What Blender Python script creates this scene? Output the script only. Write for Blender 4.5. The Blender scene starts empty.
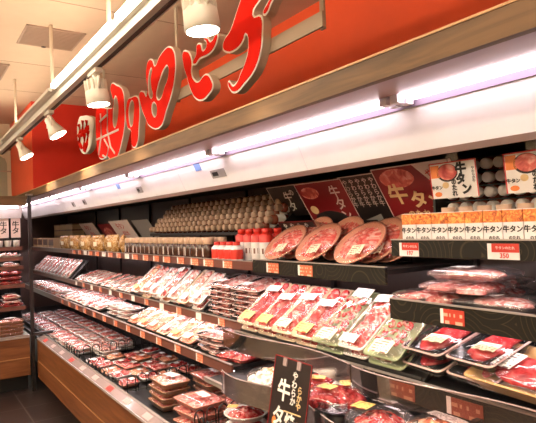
import bpy, math, random
from mathutils import Vector, Matrix, noise, Euler
random.seed(7)
PI = math.pi
S = bpy.context.scene
COL = S.collection

# ------------------------------------------------------------------ materials
def newmat(name):
    m = bpy.data.materials.new(name); m.use_nodes = True
    nt = m.node_tree; nt.nodes.clear()
    out = nt.nodes.new('ShaderNodeOutputMaterial')
    return m, nt, out
def N(nt, typ, **kw):
    n = nt.nodes.new(typ)
    for k, v in kw.items():
        if k.startswith('i_'):
            key = k[2:]; key = int(key) if key.isdigit() else key.replace('_', ' ')
            n.inputs[key].default_value = v
        else: setattr(n, k, v)
    return n
def c4(c): return (c[0], c[1], c[2], 1)
def plain(name, col, rough=.5, metal=0., spec=.5, emit=None, estr=0., coat=0.):
    m, nt, out = newmat(name)
    b = N(nt, 'ShaderNodeBsdfPrincipled')
    b.inputs['Base Color'].default_value = c4(col); b.inputs['Roughness'].default_value = rough
    b.inputs['Metallic'].default_value = metal; b.inputs['Specular IOR Level'].default_value = spec
    b.inputs['Coat Weight'].default_value = coat
    if emit: b.inputs['Emission Color'].default_value = c4(emit); b.inputs['Emission Strength'].default_value = estr
    # gentle procedural variation so nothing is perfectly flat
    tc = N(nt, 'ShaderNodeTexCoord'); nz = N(nt, 'ShaderNodeTexNoise'); nz.inputs['Scale'].default_value = 9; nz.inputs['Detail'].default_value = 3
    nt.links.new(tc.outputs['Object'], nz.inputs['Vector'])
    mx = N(nt, 'ShaderNodeMixRGB'); mx.blend_type = 'MULTIPLY'; mx.inputs[0].default_value = .12
    mx.inputs[1].default_value = c4(col); nt.links.new(nz.outputs['Fac'], mx.inputs[2])
    nt.links.new(mx.outputs[0], b.inputs['Base Color'])
    nt.links.new(b.outputs[0], out.inputs[0]); return m
def emitter(name, col, s):
    m, nt, out = newmat(name); e = N(nt, 'ShaderNodeEmission'); e.inputs[0].default_value = c4(col); e.inputs[1].default_value = s
    nt.links.new(e.outputs[0], out.inputs[0]); return m
def ramp(nt, stops):
    r = N(nt, 'ShaderNodeValToRGB'); el = r.color_ramp.elements
    while len(el) < len(stops): el.new(.5)
    for e, (p, c) in zip(el, stops): e.position = p; e.color = c4(c)
    return r
def wood(name, c1, c2, axis=0, rough=.35, scale=1.0):
    m, nt, out = newmat(name)
    tc = N(nt, 'ShaderNodeTexCoord'); mp = N(nt, 'ShaderNodeMapping')
    sc = [14*scale]*3; sc[axis] = 1.1*scale; mp.inputs['Scale'].default_value = sc
    nz = N(nt, 'ShaderNodeTexNoise'); nz.inputs['Scale'].default_value = 2.2; nz.inputs['Detail'].default_value = 7; nz.inputs['Distortion'].default_value = .8
    nt.links.new(tc.outputs['Object'], mp.inputs[0]); nt.links.new(mp.outputs[0], nz.inputs['Vector'])
    r = ramp(nt, [(.3, c1), (.62, c2)]); nt.links.new(nz.outputs['Fac'], r.inputs[0])
    b = N(nt, 'ShaderNodeBsdfPrincipled'); b.inputs['Roughness'].default_value = rough
    nt.links.new(r.outputs[0], b.inputs['Base Color']); nt.links.new(b.outputs[0], out.inputs[0]); return m
def meat(name, dark, mid, fat, fatpos=.6, scale=28, rough=.25):
    m, nt, out = newmat(name)
    tc = N(nt, 'ShaderNodeTexCoord'); oi = N(nt, 'ShaderNodeObjectInfo')
    va = N(nt, 'ShaderNodeVectorMath'); va.operation = 'SCALE'; va.inputs[3].default_value = 9
    cb = N(nt, 'ShaderNodeCombineXYZ'); nt.links.new(oi.outputs['Random'], cb.inputs[0]); nt.links.new(oi.outputs['Random'], cb.inputs[1])
    nt.links.new(cb.outputs[0], va.inputs[0])
    ad = N(nt, 'ShaderNodeVectorMath'); ad.operation = 'ADD'; nt.links.new(tc.outputs['Object'], ad.inputs[0]); nt.links.new(va.outputs[0], ad.inputs[1])
    nz = N(nt, 'ShaderNodeTexNoise'); nz.inputs['Scale'].default_value = scale; nz.inputs['Detail'].default_value = 6; nz.inputs['Distortion'].default_value = 1.6
    nt.links.new(ad.outputs[0], nz.inputs['Vector'])
    r = ramp(nt, [(.3, dark), (.5, mid), (fatpos, fat)]); nt.links.new(nz.outputs['Fac'], r.inputs[0])
    b = N(nt, 'ShaderNodeBsdfPrincipled'); b.inputs['Roughness'].default_value = rough
    b.inputs['Specular IOR Level'].default_value = .6
    nt.links.new(r.outputs[0], b.inputs['Base Color'])
    bp = N(nt, 'ShaderNodeBump'); bp.inputs['Strength'].default_value = .35; bp.inputs['Distance'].default_value = .004
    nt.links.new(nz.outputs['Fac'], bp.inputs['Height']); nt.links.new(bp.outputs[0], b.inputs['Normal'])
    nt.links.new(b.outputs[0], out.inputs[0]); return m
def clearfilm(name, tint, gloss, rough, bump=.5, scale=30, haze=0., fk=1.0):
    m, nt, out = newmat(name)
    tr = N(nt, 'ShaderNodeBsdfTransparent'); tr.inputs[0].default_value = c4(tint)
    gl = N(nt, 'ShaderNodeBsdfGlossy'); gl.inputs['Roughness'].default_value = rough; gl.inputs[0].default_value = (1, 1, 1, 1)
    tc = N(nt, 'ShaderNodeTexCoord'); oi = N(nt, 'ShaderNodeObjectInfo')
    ad = N(nt, 'ShaderNodeVectorMath'); ad.operation = 'ADD'; nt.links.new(tc.outputs['Object'], ad.inputs[0]); nt.links.new(oi.outputs['Random'], ad.inputs[1])
    nz = N(nt, 'ShaderNodeTexNoise'); nz.inputs['Scale'].default_value = scale; nz.inputs['Detail'].default_value = 2; nz.inputs['Distortion'].default_value = 1
    nt.links.new(ad.outputs[0], nz.inputs['Vector'])
    bp = N(nt, 'ShaderNodeBump'); bp.inputs['Strength'].default_value = bump; bp.inputs['Distance'].default_value = .01
    nt.links.new(nz.outputs['Fac'], bp.inputs['Height']); nt.links.new(bp.outputs[0], gl.inputs['Normal'])
    fr = N(nt, 'ShaderNodeFresnel'); fr.inputs[0].default_value = 1.45; nt.links.new(bp.outputs[0], fr.inputs['Normal'])
    ml = N(nt, 'ShaderNodeMath'); ml.operation = 'MULTIPLY_ADD'; ml.inputs[1].default_value = fk; ml.inputs[2].default_value = gloss; ml.use_clamp = True
    nt.links.new(fr.outputs[0], ml.inputs[0])
    mx = N(nt, 'ShaderNodeMixShader'); nt.links.new(ml.outputs[0], mx.inputs[0]); nt.links.new(tr.outputs[0], mx.inputs[1]); nt.links.new(gl.outputs[0], mx.inputs[2])
    last = mx
    if haze:
        df = N(nt, 'ShaderNodeBsdfDiffuse'); df.inputs[0].default_value = (.9, .85, .88, 1)
        m2 = N(nt, 'ShaderNodeMixShader'); m2.inputs[0].default_value = haze
        nt.links.new(mx.outputs[0], m2.inputs[1]); nt.links.new(df.outputs[0], m2.inputs[2]); last = m2
    nt.links.new(last.outputs[0], out.inputs[0]); return m
def printed(name, paper, ink, sx=0, rows=6, frac=.45, ax=1):
    """printed label: rows of short dark dashes on paper (generated coordinates)"""
    m, nt, out = newmat(name)
    tc = N(nt, 'ShaderNodeTexCoord'); sp = N(nt, 'ShaderNodeSeparateXYZ'); nt.links.new(tc.outputs['Generated'], sp.inputs[0])
    def mth(op, a, b=None):
        n = N(nt, 'ShaderNodeMath'); n.operation = op
        for i, v in enumerate((a, b)):
            if v is None: continue
            if isinstance(v, (int, float)): n.inputs[i].default_value = v
            else: nt.links.new(v, n.inputs[i])
        return n.outputs[0]
    row = mth('LESS_THAN', mth('FRACT', mth('MULTIPLY', sp.outputs[ax], rows)), frac)
    nz = N(nt, 'ShaderNodeTexWhiteNoise'); nz.noise_dimensions = '2D'
    cb = N(nt, 'ShaderNodeCombineXYZ')
    nt.links.new(mth('FLOOR', mth('MULTIPLY', sp.outputs[0], 16)), cb.inputs[0]); nt.links.new(mth('FLOOR', mth('MULTIPLY', sp.outputs[ax], rows)), cb.inputs[1])
    nt.links.new(cb.outputs[0], nz.inputs['Vector'])
    ch = mth('GREATER_THAN', nz.outputs['Value'], .42)
    inx = mth('MULTIPLY', mth('GREATER_THAN', sp.outputs[0], .08), mth('LESS_THAN', sp.outputs[0], .92))
    fac = mth('MULTIPLY', mth('MULTIPLY', row, ch), inx)
    mx = N(nt, 'ShaderNodeMixRGB'); mx.inputs[1].default_value = c4(paper); mx.inputs[2].default_value = c4(ink); nt.links.new(fac, mx.inputs[0])
    b = N(nt, 'ShaderNodeBsdfPrincipled'); b.inputs['Roughness'].default_value = .4; nt.links.new(mx.outputs[0], b.inputs['Base Color'])
    nt.links.new(b.outputs[0], out.inputs[0]); return m
def swirl(name, base, line, rough=.35):
    """dark board with thin gold swirling lines"""
    m, nt, out = newmat(name)
    tc = N(nt, 'ShaderNodeTexCoord'); vo = N(nt, 'ShaderNodeTexVoronoi'); vo.inputs['Scale'].default_value = 7
    nt.links.new(tc.outputs['Object'], vo.inputs['Vector'])
    mu = N(nt, 'ShaderNodeMath'); mu.operation = 'MULTIPLY'; mu.inputs[1].default_value = 9; nt.links.new(vo.outputs['Distance'], mu.inputs[0])
    fr = N(nt, 'ShaderNodeMath'); fr.operation = 'FRACT'; nt.links.new(mu.outputs[0], fr.inputs[0])
    r = ramp(nt, [(.0, line), (.12, base), (.9, base), (1, line)]); nt.links.new(fr.outputs[0], r.inputs[0])
    b = N(nt, 'ShaderNodeBsdfPrincipled'); b.inputs['Roughness'].default_value = .5; b.inputs['Specular IOR Level'].default_value = .3; nt.links.new(r.outputs[0], b.inputs['Base Color'])
    nt.links.new(b.outputs[0], out.inputs[0]); return m
def tiles(name, c, grout, size, ox, oy):
    m, nt, out = newmat(name)
    tc = N(nt, 'ShaderNodeTexCoord'); mp = N(nt, 'ShaderNodeMapping'); mp.inputs['Location'].default_value = (-ox/size, -oy/size, 0); mp.inputs['Scale'].default_value = (1/size,)*3
    nt.links.new(tc.outputs['Object'], mp.inputs[0])
    br = N(nt, 'ShaderNodeTexBrick'); br.offset = 0; br.inputs['Scale'].default_value = 1; br.inputs['Brick Width'].default_value = 1; br.inputs['Row Height'].default_value = 1
    br.inputs['Mortar Size'].default_value = .012; br.inputs['Color1'].default_value = c4(c); br.inputs['Color2'].default_value = c4([v*1.25 for v in c]); br.inputs['Mortar'].default_value = c4(grout)
    nt.links.new(mp.outputs[0], br.inputs['Vector'])
    b = N(nt, 'ShaderNodeBsdfPrincipled'); b.inputs['Roughness'].default_value = .32; nt.links.new(br.outputs[0], b.inputs['Base Color']); nt.links.new(b.outputs[0], out.inputs[0]); return m

M = dict(
 red_wall=plain('red wall paint', (.82, .085, .016), .55), shaded_red=plain('red wall paint with shade in colour', (.62, .022, .006), .55),
 lit_red=plain('orange red wall paint', (.72, .075, .02), .55),
 ceil=plain('cream ceiling board', (.66, .49, .35), .8), beige=plain('beige wall paint', (.62, .52, .36), .7),
 board_green=plain('grey green board', (.30, .29, .20), .6), grille=plain('taupe grille', (.38, .25, .18), .6), floor=tiles('dark floor tile', (.030, .018, .015), (.11, .085, .075), .45, -5.72, .83),
 canopy_wood=wood('olive brown laminate', (.070, .033, .010), (.155, .076, .027), 0, .6), canopy_wood_y=wood('olive brown laminate end', (.070, .033, .010), (.155, .076, .027), 1, .6),
 kick_wood=wood('red brown wood', (.12, .036, .012), (.23, .080, .026), 0, .4), kick_wood_y=wood('red brown wood end', (.12, .036, .012), (.23, .080, .026), 1, .4),
 kick_trim=plain('bright wood edge', (.50, .25, .09), .4), mauve=plain('mauve coated metal', (.36, .21, .19), .4), lilac=plain('lilac grey lamp housing', (.26, .20, .28), .4), pale_rim=plain('pale tray rim', (.72, .50, .47), .3),
 panel=plain('white coated panel', (.90, .87, .88), .45), lip=plain('mauve lip', (.38, .27, .26), .4), black=plain('black coated metal', (.012, .010, .010), .45),
 darkmetal=plain('dark steel', (.055, .045, .045), .35, .7), brown_board=plain('dark brown board', (.055, .028, .022), .35),
 brown_fascia=plain('red brown price rail', (.16, .06, .045), .3), edge=plain('bright metal edge', (.55, .48, .45), .3, .6),
 rail_clear=plain('pale clear plastic rail', (.36, .27, .27), .12, 0, .7, coat=.5),
 swirl=swirl('black board with gold swirls', (.009, .007, .005), (.055, .040, .018)),
 fill_tube=emitter('added shelf fill light', (1, .83, .84), 17), tube=emitter('pink white lamp tube', (1, .83, .87), 9.5), socket=plain('lamp socket plastic', (.8, .74, .78), .4),
 strip=emitter('warm lamp strip', (1, .88, .66), 9), up_fill=emitter('added warm uplight', (1, .84, .62), 11), aisle_fill=emitter('added aisle fill strip', (1, .86, .64), 22), lens=emitter('spot lamp lens', (1, .93, .78), 16), fill_panel=emitter('ceiling lamp diffuser', (1, .86, .66), 16),
 white_paint=plain('white painted metal', (.72, .66, .58), .4), slot=plain('dark track slot', (.05, .03, .025), .5), rod=plain('beige painted rod', (.62, .50, .38), .5),
 letter=plain('bright red acrylic letter', (.80, .014, .006), .6, 0, .05), letter_side=plain('cream letter side', (.62, .50, .40), .5), letter_edge=plain('white letter edge', (.9, .86, .8), .4),
 bar=plain('greige sign bar', (.40, .31, .23), .5),
 white_tray=plain('white foam tray', (.85, .80, .78), .4), black_tray=plain('black glossy tray', (.010, .009, .010), .15, 0, .6), brown_tray=plain('wood tone tray', (.48, .22, .11), .4),
 gold_tray=plain('gold tray', (.74, .46, .18), .35, .1), green_tray=plain('pale green tray', (.42, .50, .28), .35), pink_tray=plain('salmon pink tray', (.72, .28, .20), .4), red_tray=plain('red tray', (.5, .03, .03), .3), cream_tray=plain('cream tray', (.80, .62, .44), .4),
 beef=meat('red beef', (.26, .008, .010), (.56, .030, .032), (.84, .36, .30), .68), lean=meat('lean beef', (.30, .008, .012), (.60, .035, .04), (.76, .13, .12), .74, 20),
 pork=meat('pink pork', (.50, .07, .065), (.72, .20, .18), (.88, .58, .52), .62), pale=meat('pale sliced pork', (.52, .10, .09), (.76, .34, .30), (.90, .72, .67), .60),
 carpaccio=meat('fanned red meat', (.62, .06, .05), (.80, .19, .15), (.90, .48, .40), .62, 24), plate=plain('pink orange plate', (.74, .34, .22), .35), salmon=meat('salmon toned slices', (.66, .11, .06), (.80, .27, .15), (.90, .60, .42), .62), marbled=meat('marbled beef', (.36, .010, .014), (.62, .06, .06), (.88, .50, .44), .63, 34),
 darkmeat=meat('dark seasoned meat', (.14, .02, .012), (.36, .07, .03), (.62, .30, .14), .66), offal=meat('pale offal', (.72, .50, .42), (.86, .76, .68), (.95, .92, .88), .55),
 film=clearfilm('cling film', (.99, .98, .98), .035, .08, .35, 14, .012, .5), lid=clearfilm('clear plastic lid', (.99, .97, .97), .03, .05, .2, 8, .02, .5),
 acrylic=clearfilm('clear acrylic', (.86, .80, .80), .025, .05, .0, 3, .008, .7),
 sticker=printed('white price sticker', (.88, .85, .84), (.14, .10, .12)), yellow=printed('yellow sticker', (.88, .66, .22), (.50, .14, .05), rows=4), cream=printed('cream sticker', (.88, .78, .58), (.30, .12, .08), rows=5),
 tag_red=printed('red price card', (.52, .05, .028), (.78, .42, .30), rows=2, ax=2), tag_red_dimmed=printed('dark red price card', (.26, .05, .025), (.5, .25, .15), rows=2, ax=2), header_red=plain('red header', (.60, .04, .025), .4), slip=plain('pale pink price slip', (.50, .37, .36), .4), tag_white=plain('white price card', (.85, .80, .78), .4), tag_orange=printed('orange price card', (.66, .15, .07), (.85, .5, .35), rows=3, ax=2), ink=plain('black ink', (.015, .012, .012), .6), red_ink=plain('red ink', (.62, .03, .03), .5),
 white_ink=plain('white print', (.88, .84, .80), .5), gold_ink=plain('gold print', (.80, .56, .28), .4), poster_black=plain('black poster paper', (.022, .014, .014), .35), poster_red=plain('dark red poster paper', (.24, .012, .016), .35), poster_pink=plain('pale pink poster paper', (.82, .66, .62), .4), poster_white=plain('white poster paper', (.86, .80, .78), .4),
 photo_meat=meat('printed meat photograph', (.35, .02, .02), (.68, .13, .10), (.86, .42, .34), .66, 18, .4), photo_dark=plain('printed charcoal photograph', (.03, .02, .02), .4), orange_print=plain('orange print', (.86, .24, .06), .4),
 box_white=plain('white carton', (.85, .80, .78), .4), box_orange=meat('orange food print', (.30, .04, .008), (.80, .20, .025), (.88, .46, .10), .66, 60, .4),
 cap=plain('white bottle cap', (.92, .84, .80), .4), cap_beige=plain('beige bottle cap', (.66, .44, .30), .45), cap_pale=plain('pale tan bottle cap', (.46, .31, .23), .4), sauce=plain('dark sauce bottle', (.05, .014, .008), .15), sauce_red=plain('red brown sauce bottle', (.24, .06, .035), .2), bottle_label=printed('bottle label', (.80, .74, .72), (.2, .1, .08), rows=5), red_label=plain('red bottle label', (.72, .04, .025), .35), bottle_white=plain('white squeeze bottle', (.84, .80, .78), .35),
 gold_bag=meat('golden printed pouch', (.26, .10, .025), (.52, .27, .08), (.74, .55, .32), .64, 30, .25), beige_box=plain('tan carton', (.58, .38, .22), .5), grey_card=plain('grey plastic divider', (.34, .30, .28), .3), wire=plain('black wire', (.012, .011, .012), .35), blue=plain('blue sticker', (.22, .36, .72), .4), grey_lab=plain('grey data plate', (.36, .33, .31), .4), garnish=plain('green garnish', (.12, .34, .05), .5),
)

# ------------------------------------------------------------------ mesh builder
class MB:
    def __init__(s): s.v = []; s.f = []; s.mi = []; s.sm = []
    def add(s, vs, fs, mi=0, smooth=False, mat=None):
        b = len(s.v)
        s.v += [tuple(mat @ Vector(v)) if mat else tuple(v) for v in vs]
        for f in fs: s.f.append(tuple(b+i for i in f)); s.mi.append(mi); s.sm.append(smooth)
        return s
    def box(s, x0, x1, y0, y1, z0, z1, mi=0, mat=None):
        v = [(x, y, z) for x in (x0, x1) for y in (y0, y1) for z in (z0, z1)]
        return s.add(v, [(0, 1, 3, 2), (4, 6, 7, 5), (0, 4, 5, 1), (2, 3, 7, 6), (0, 2, 6, 4), (1, 5, 7, 3)], mi, False, mat)
    def loft(s, loops, mi=0, cap0=True, cap1=True, smooth=True, mat=None):
        n = len(loops[0]); v = [p for l in loops for p in l]; f = []
        for k in range(len(loops)-1):
            for i in range(n):
                j = (i+1) % n; f.append((k*n+i, k*n+j, (k+1)*n+j, (k+1)*n+i))
        if cap0: f.append(tuple(reversed(range(n))))
        if cap1: f.append(tuple(range((len(loops)-1)*n, len(loops)*n)))
        return s.add(v, f, mi, smooth, mat)
    def lathe(s, prof, n=16, mi=0, mat=None, cap0=True, cap1=True):
        return s.loft([[(r*math.cos(2*PI*i/n), r*math.sin(2*PI*i/n), z) for i in range(n)] for r, z in prof], mi, cap0, cap1, True, mat)
    def tube(s, pts, r, n=6, mi=0, closed=False):
        pts = [Vector(p) for p in pts]; loops = []
        for i, p in enumerate(pts):
            d = (pts[min(i+1, len(pts)-1)]-pts[max(i-1, 0)]).normalized()
            a = d.cross(Vector((0, 0, 1)));
            if a.length < 1e-3: a = d.cross(Vector((1, 0, 0)))
            a.normalize(); b = d.cross(a)
            loops.append([tuple(p+a*r*math.cos(2*PI*k/n)+b*r*math.sin(2*PI*k/n)) for k in range(n)])
        return s.loft(loops, mi)
    def prism(s, poly, y0, y1, mi=0, side=None):          # polygon in x,z extruded along y
        n = len(poly); v = [(x, y0, z) for x, z in poly]+[(x, y1, z) for x, z in poly]
        s.add(v, [tuple(range(n)), tuple(reversed(range(n, 2*n)))], mi)
        return s.add(v, [(i, (i+1) % n, n+(i+1) % n, n+i) for i in range(n)], mi if side is None else side)
    def prof_x(s, prof, x0, x1, mi=0):                    # profile in y,z extruded along x
        n = len(prof); v = [(x0, y, z) for y, z in prof]+[(x1, y, z) for y, z in prof]
        return s.add(v, [tuple(range(n)), tuple(reversed(range(n, 2*n)))]+[(i, (i+1) % n, n+(i+1) % n, n+i) for i in range(n)], mi)
    def mesh(s, name, mats):
        me = bpy.data.meshes.new(name); me.from_pydata(s.v, [], s.f)
        for m in (mats if isinstance(mats, (list, tuple)) else [mats]): me.materials.append(m)
        me.polygons.foreach_set('material_index', s.mi); me.polygons.foreach_set('use_smooth', s.sm)
        import bmesh
        bm = bmesh.new(); bm.from_mesh(me); bmesh.ops.recalc_face_normals(bm, faces=bm.faces); bm.to_mesh(me); bm.free()
        me.update(); return me

def link(name, me, parent=None, loc=(0, 0, 0), rot=(0, 0, 0)):
    o = bpy.data.objects.new(name, me); COL.objects.link(o)
    if parent: o.parent = parent
    o.location = loc; o.rotation_euler = rot; return o
def tag(o, label, cat, group=None):
    o['label'] = label; o['category'] = cat
    if group: o['group'] = group
    return o
def thing(name, label, cat, loc=(0, 0, 0), rot=(0, 0, 0), group=None):
    return tag(link(name, None, None, loc, rot), label, cat, group)
def struct(name, me):
    o = link(name, me); o['kind'] = 'structure'; return o
ORD = ['first', 'second', 'third', 'fourth', 'fifth', 'sixth', 'seventh', 'eighth', 'ninth', 'tenth', 'eleventh', 'twelfth', 'thirteenth', 'fourteenth', 'fifteenth', 'sixteenth', 'seventeenth', 'eighteenth', 'nineteenth', 'twentieth']
ORD += ['twenty-'+o for o in ORD[:9]]+['thirtieth']+['thirty-'+o for o in ORD[:9]]
LEV = {1: ['topmost'], 2: ['lower', 'upper'], 3: ['bottom', 'middle', 'top'], 4: ['bottom', 'second lowest', 'second highest', 'topmost'], 5: ['bottom', 'second lowest', 'middle', 'second highest', 'topmost'], 6: ['bottom', 'second lowest', 'third lowest', 'third highest', 'second highest', 'topmost']}

# text as mesh (built-in font)
_tc = {}
def text_mesh(body, size, bold=.0, depth=.0006):
    k = (body, size, bold)
    if k not in _tc:
        cu = bpy.data.curves.new('lettering', 'FONT'); cu.body = body; cu.size = size; cu.align_x = 'CENTER'; cu.align_y = 'CENTER'
        cu.extrude = depth/2; cu.offset = bold; cu.space_line = .92; cu.resolution_u = 2
        o = bpy.data.objects.new('lettering', cu); COL.objects.link(o)
        bpy.context.view_layer.update()
        me = bpy.data.meshes.new_from_object(o.evaluated_get(bpy.context.evaluated_depsgraph_get()))
        bpy.data.objects.remove(o); bpy.data.curves.remove(cu); _tc[k] = me
    return _tc[k].copy()
def lettering(parent, body, x, y, z, size, mat, bold=0., name='lettering', rz=0.):
    me = text_mesh(body, size, bold); me.materials.clear(); me.materials.append(mat)
    return link(name, me, parent, (x, y, z), (PI/2, rz, 0))
def vert(s): return '\n'.join(s)

# ------------------------------------------------------------------ room shell
YW, XE, XB, ZC = 2.07, -5.77, -7.10, 2.88
struct('floor', MB().box(-8.4, 3.5, -3.6, YW, -.05, 0).mesh('floor', M['floor']))
struct('ceiling', MB().box(-8.4, 3.5, -3.6, YW, ZC, ZC+.05).mesh('ceiling', M['ceil']))
struct('wall_back', MB().box(-8.4, 3.5, YW, YW+.08, 0, ZC).mesh('wall', M['red_wall']))
struct('wall_left', MB().box(XB-.08, XB, -3.6, 1.04, 0, ZC).mesh('wall', M['beige']))
struct('wall_front', MB().box(XB, 3.5, -3.68, -3.6, 0, ZC).mesh('wall', M['beige']))
struct('wall_right', MB().box(3.5, 3.58, -3.6, YW, 0, ZC).mesh('wall', M['beige']))
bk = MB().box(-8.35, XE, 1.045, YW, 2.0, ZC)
me = bk.mesh('corner bulkhead', [M['lit_red'], M['shaded_red']])  # one red wall: lit aisle face and shaded end face put into the colours
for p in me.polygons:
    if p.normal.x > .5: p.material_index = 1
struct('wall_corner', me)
struct('trim_1', MB().box(XB, XB+.03, -3.6, 1.045, 2.56, 2.60).mesh('trim', M['kick_wood_y']))
struct('trim_2', MB().box(XB, XB+.02, -3.6, 1.045, 2.30, 2.315).mesh('trim', M['grille']))
# ceiling panel joints
for k, x in enumerate((-5.4, -4.5, -3.2, -1.9)):
    struct('trim_%d' % (3+k), MB().box(x, x+.008, -3.5, YW, ZC-.0015, ZC).mesh('joint', M['grille']))
struct('trim_7', MB().box(XB, 3.4, .42, .428, ZC-.0015, ZC).mesh('joint', M['grille']))

def vent(loc, w, d, label):
    t = thing('ceiling_vent', label, 'vent', loc)
    f = MB()
    f.box(-w/2, w/2, -d/2, -d/2+.012, -.008, 0); f.box(-w/2, w/2, d/2-.012, d/2, -.008, 0); f.box(-w/2, -w/2+.012, -d/2, d/2, -.008, 0); f.box(w/2-.012, w/2, -d/2, d/2, -.008, 0)
    link('frame', f.mesh('frame', M['grille']), t)
    g = MB().box(-w/2+.01, w/2-.01, -d/2+.01, d/2-.01, -.002, 0)
    n = 14
    for i in range(n):
        x = -w/2+.02+(w-.04)*i/(n-1); g.box(x-.006, x+.006, -d/2+.01, d/2-.01, -.007, -.003)
    link('grille', g.mesh('grille', M['grille']), t)
vent((-3.83, .83, ZC), .39, .37, 'square taupe ceiling vent grille beside the hanging light track')
vent((-4.82, .53, ZC), .49, .30, 'taupe ceiling vent at the left edge of the picture')
tag(link('ceiling_sensor', MB().lathe([(.018, 0), (.018, -.008), (.008, -.012)], 12).mesh('sensor', M['slot']), None, (-4.02, .82, ZC)), 'small dark round sensor on the ceiling beside the square vent', 'sensor')
for i, (x, y) in enumerate(((-4.5, -1.6), (-2.2, -1.6), (.1, -1.6), (2.2, -1.6))):  # added fill lamps out of view for the general room light
    t = thing('ceiling_fill_lamp', 'added unseen fill lamp in the ceiling over the aisle', 'lamp', (x, y, ZC), group='added aisle ceiling fill lamps')
    f = MB(); f.box(-.64, .64, -.17, -.14, -.02, 0); f.box(-.64, .64, .14, .17, -.02, 0); f.box(-.64, -.61, -.14, .14, -.02, 0); f.box(.61, .64, -.14, .14, -.02, 0)
    link('frame', f.mesh('frame', M['white_paint']), t)
    link('diffuser', MB().box(-.61, .61, -.14, .14, -.014, -.004).mesh('diffuser', M['fill_panel']), t)

# ------------------------------------------------------------------ hanging light track with spot lamps
TY, TZ = .80, 2.43
t = thing('light_track', 'white hanging track with a bright lamp strip and dark slot below the ceiling', 'light track', (0, TY, TZ))
X0, X1 = -6.2, .9
b = MB().box(X0, X1, -.040, .045, .0, .045); b.box(X0, X1, -.015, .045, -.04, 0)
link('channel', b.mesh('channel', M['white_paint']), t)
link('slot', MB().box(X0, X1, .0455, .0475, -.035, -.012).mesh('slot', M['slot']), t)
link('slot', MB().box(X0, X1, .015, .035, -.0435, -.0405).mesh('slot', M['slot']), t)
x = -3.42; k = 0
while x < .6:
    link('lamp_strip', MB().box(x, x+1.15, -.066, -.042, .0, .026).mesh('strip', M['strip']), t); x += 1.22
x = -5.9
while x < .6:
    link('added_uplight', MB().box(x, x+1.15, -.02, .03, .047, .052).mesh('strip', M['up_fill']), t); x += 1.22  # added uplight, hidden on top of the channel, to brighten the ceiling
link('lamp_strip_cover', MB().box(-5.6, -3.5, -.066, -.042, .0, .02).mesh('strip', M['white_paint']), t)
for x in (-5.0, -3.59, -2.42, -1.1):
    link('hanger_rod', MB().tube([(x, -.02, .05), (x, -.02, ZC-TZ)], .011, 8).mesh('rod', M['rod']), t)
def spot(x, label, aim, bell=False):
    t = thing('spot_lamp', label, 'spot lamp', (x, TY+.02, TZ-.0435))
    link('track_adapter', MB().box(-.07, .07, -.018, .018, -.022, 0).mesh('adapter', M['white_paint']), t)
    link('stem', MB().tube([(0, 0, -.022), (0, 0, -.05)], .014, 10).mesh('stem', M['white_paint']), t)
    d = Vector(aim).normalized(); q = Vector((0, 0, -1)).rotation_difference(d)
    me = MB()
    if bell: me.lathe([(.02, .02), (.030, .01), (.032, -.03), (.048, -.07), (.064, -.115), (.060, -.118), (.054, -.112)], 24)
    else: me.lathe([(.02, .02), (.036, .01), (.040, -.01), (.040, -.035), (.050, -.045), (.058, -.052), (.062, -.115), (.056, -.12), (.054, -.114)], 24)
    for i in range(0 if bell else 12):
        me.box(.036, .058, -.003, .003, -.05, .006, 0, Matrix.Rotation(2*PI*i/12, 4, 'Z'))
    o = link('lamp_head', me.mesh('head', M['white_paint']), t, (0, 0, -.06))
    o.rotation_mode = 'QUATERNION'; o.rotation_quaternion = q
    link('lens', MB().lathe([(.054, -.1195), (.054, -.122)], 24).mesh('lens', M['lens']), o)
    br = MB(); br.tube([(-.066, 0, -.0), (-.066, 0, -.06)], .006); br.tube([(.066, 0, 0), (.066, 0, -.06)], .006); br.tube([(-.066, 0, 0), (.066, 0, 0)], .006)
    link('bracket', br.mesh('bracket', M['white_paint']), t, (0, 0, -.045))
    l = bpy.data.lights.new('spot beam', 'SPOT'); l.energy = 32; l.color = (1, .88, .68); l.spot_size = 1.5; l.spot_blend = .8; l.shadow_soft_size = .05
    lo = bpy.data.objects.new('lamp_beam', l); COL.objects.link(lo); lo.parent = t; lo.location = Vector((0, 0, -.06))+d*.14; lo.rotation_mode = 'QUATERNION'; lo.rotation_quaternion = q
spot(-1.60, 'largest white finned spot lamp nearest the camera, glowing lens under the track', (.03, .10, -1))
spot(-2.80, 'second nearest white finned spot lamp on the track, in front of the red sign', (.05, .12, -1))
spot(-3.90, 'third nearest white bell-shaped spot lamp on the track, tilted towards the wall', (.25, .5, -1), True)
spot(-5.09, 'farthest small white bell-shaped spot lamp at the far end of the track', (.25, .5, -1), True)
for i, y in enumerate((-.55, -2.0)):  # added tracks out of view, put in to light ceiling and wall
    t = thing('light_track', 'added unseen fill light track over the aisle behind the camera', 'light track', (0, y, TZ), group='added aisle fill tracks')
    link('channel', MB().box(-6.2, 2.5, -.04, .04, .0, .03).mesh('channel', M['white_paint']), t)
    x = -6.1
    while x < 2:
        link('lamp_strip', MB().box(x, x+1.15, -.066, -.042, 0, .04).mesh('strip', M['aisle_fill']), t); link('lamp_strip', MB().box(x, x+1.15, .042, .066, 0, .04).mesh('strip', M['aisle_fill']), t)
        x += 1.22
    for x in (-5, -3, -1, 1): link('hanger_rod', MB().tube([(x, 0, .03), (x, 0, ZC-TZ)], .011, 8).mesh('rod', M['rod']), t)

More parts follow.
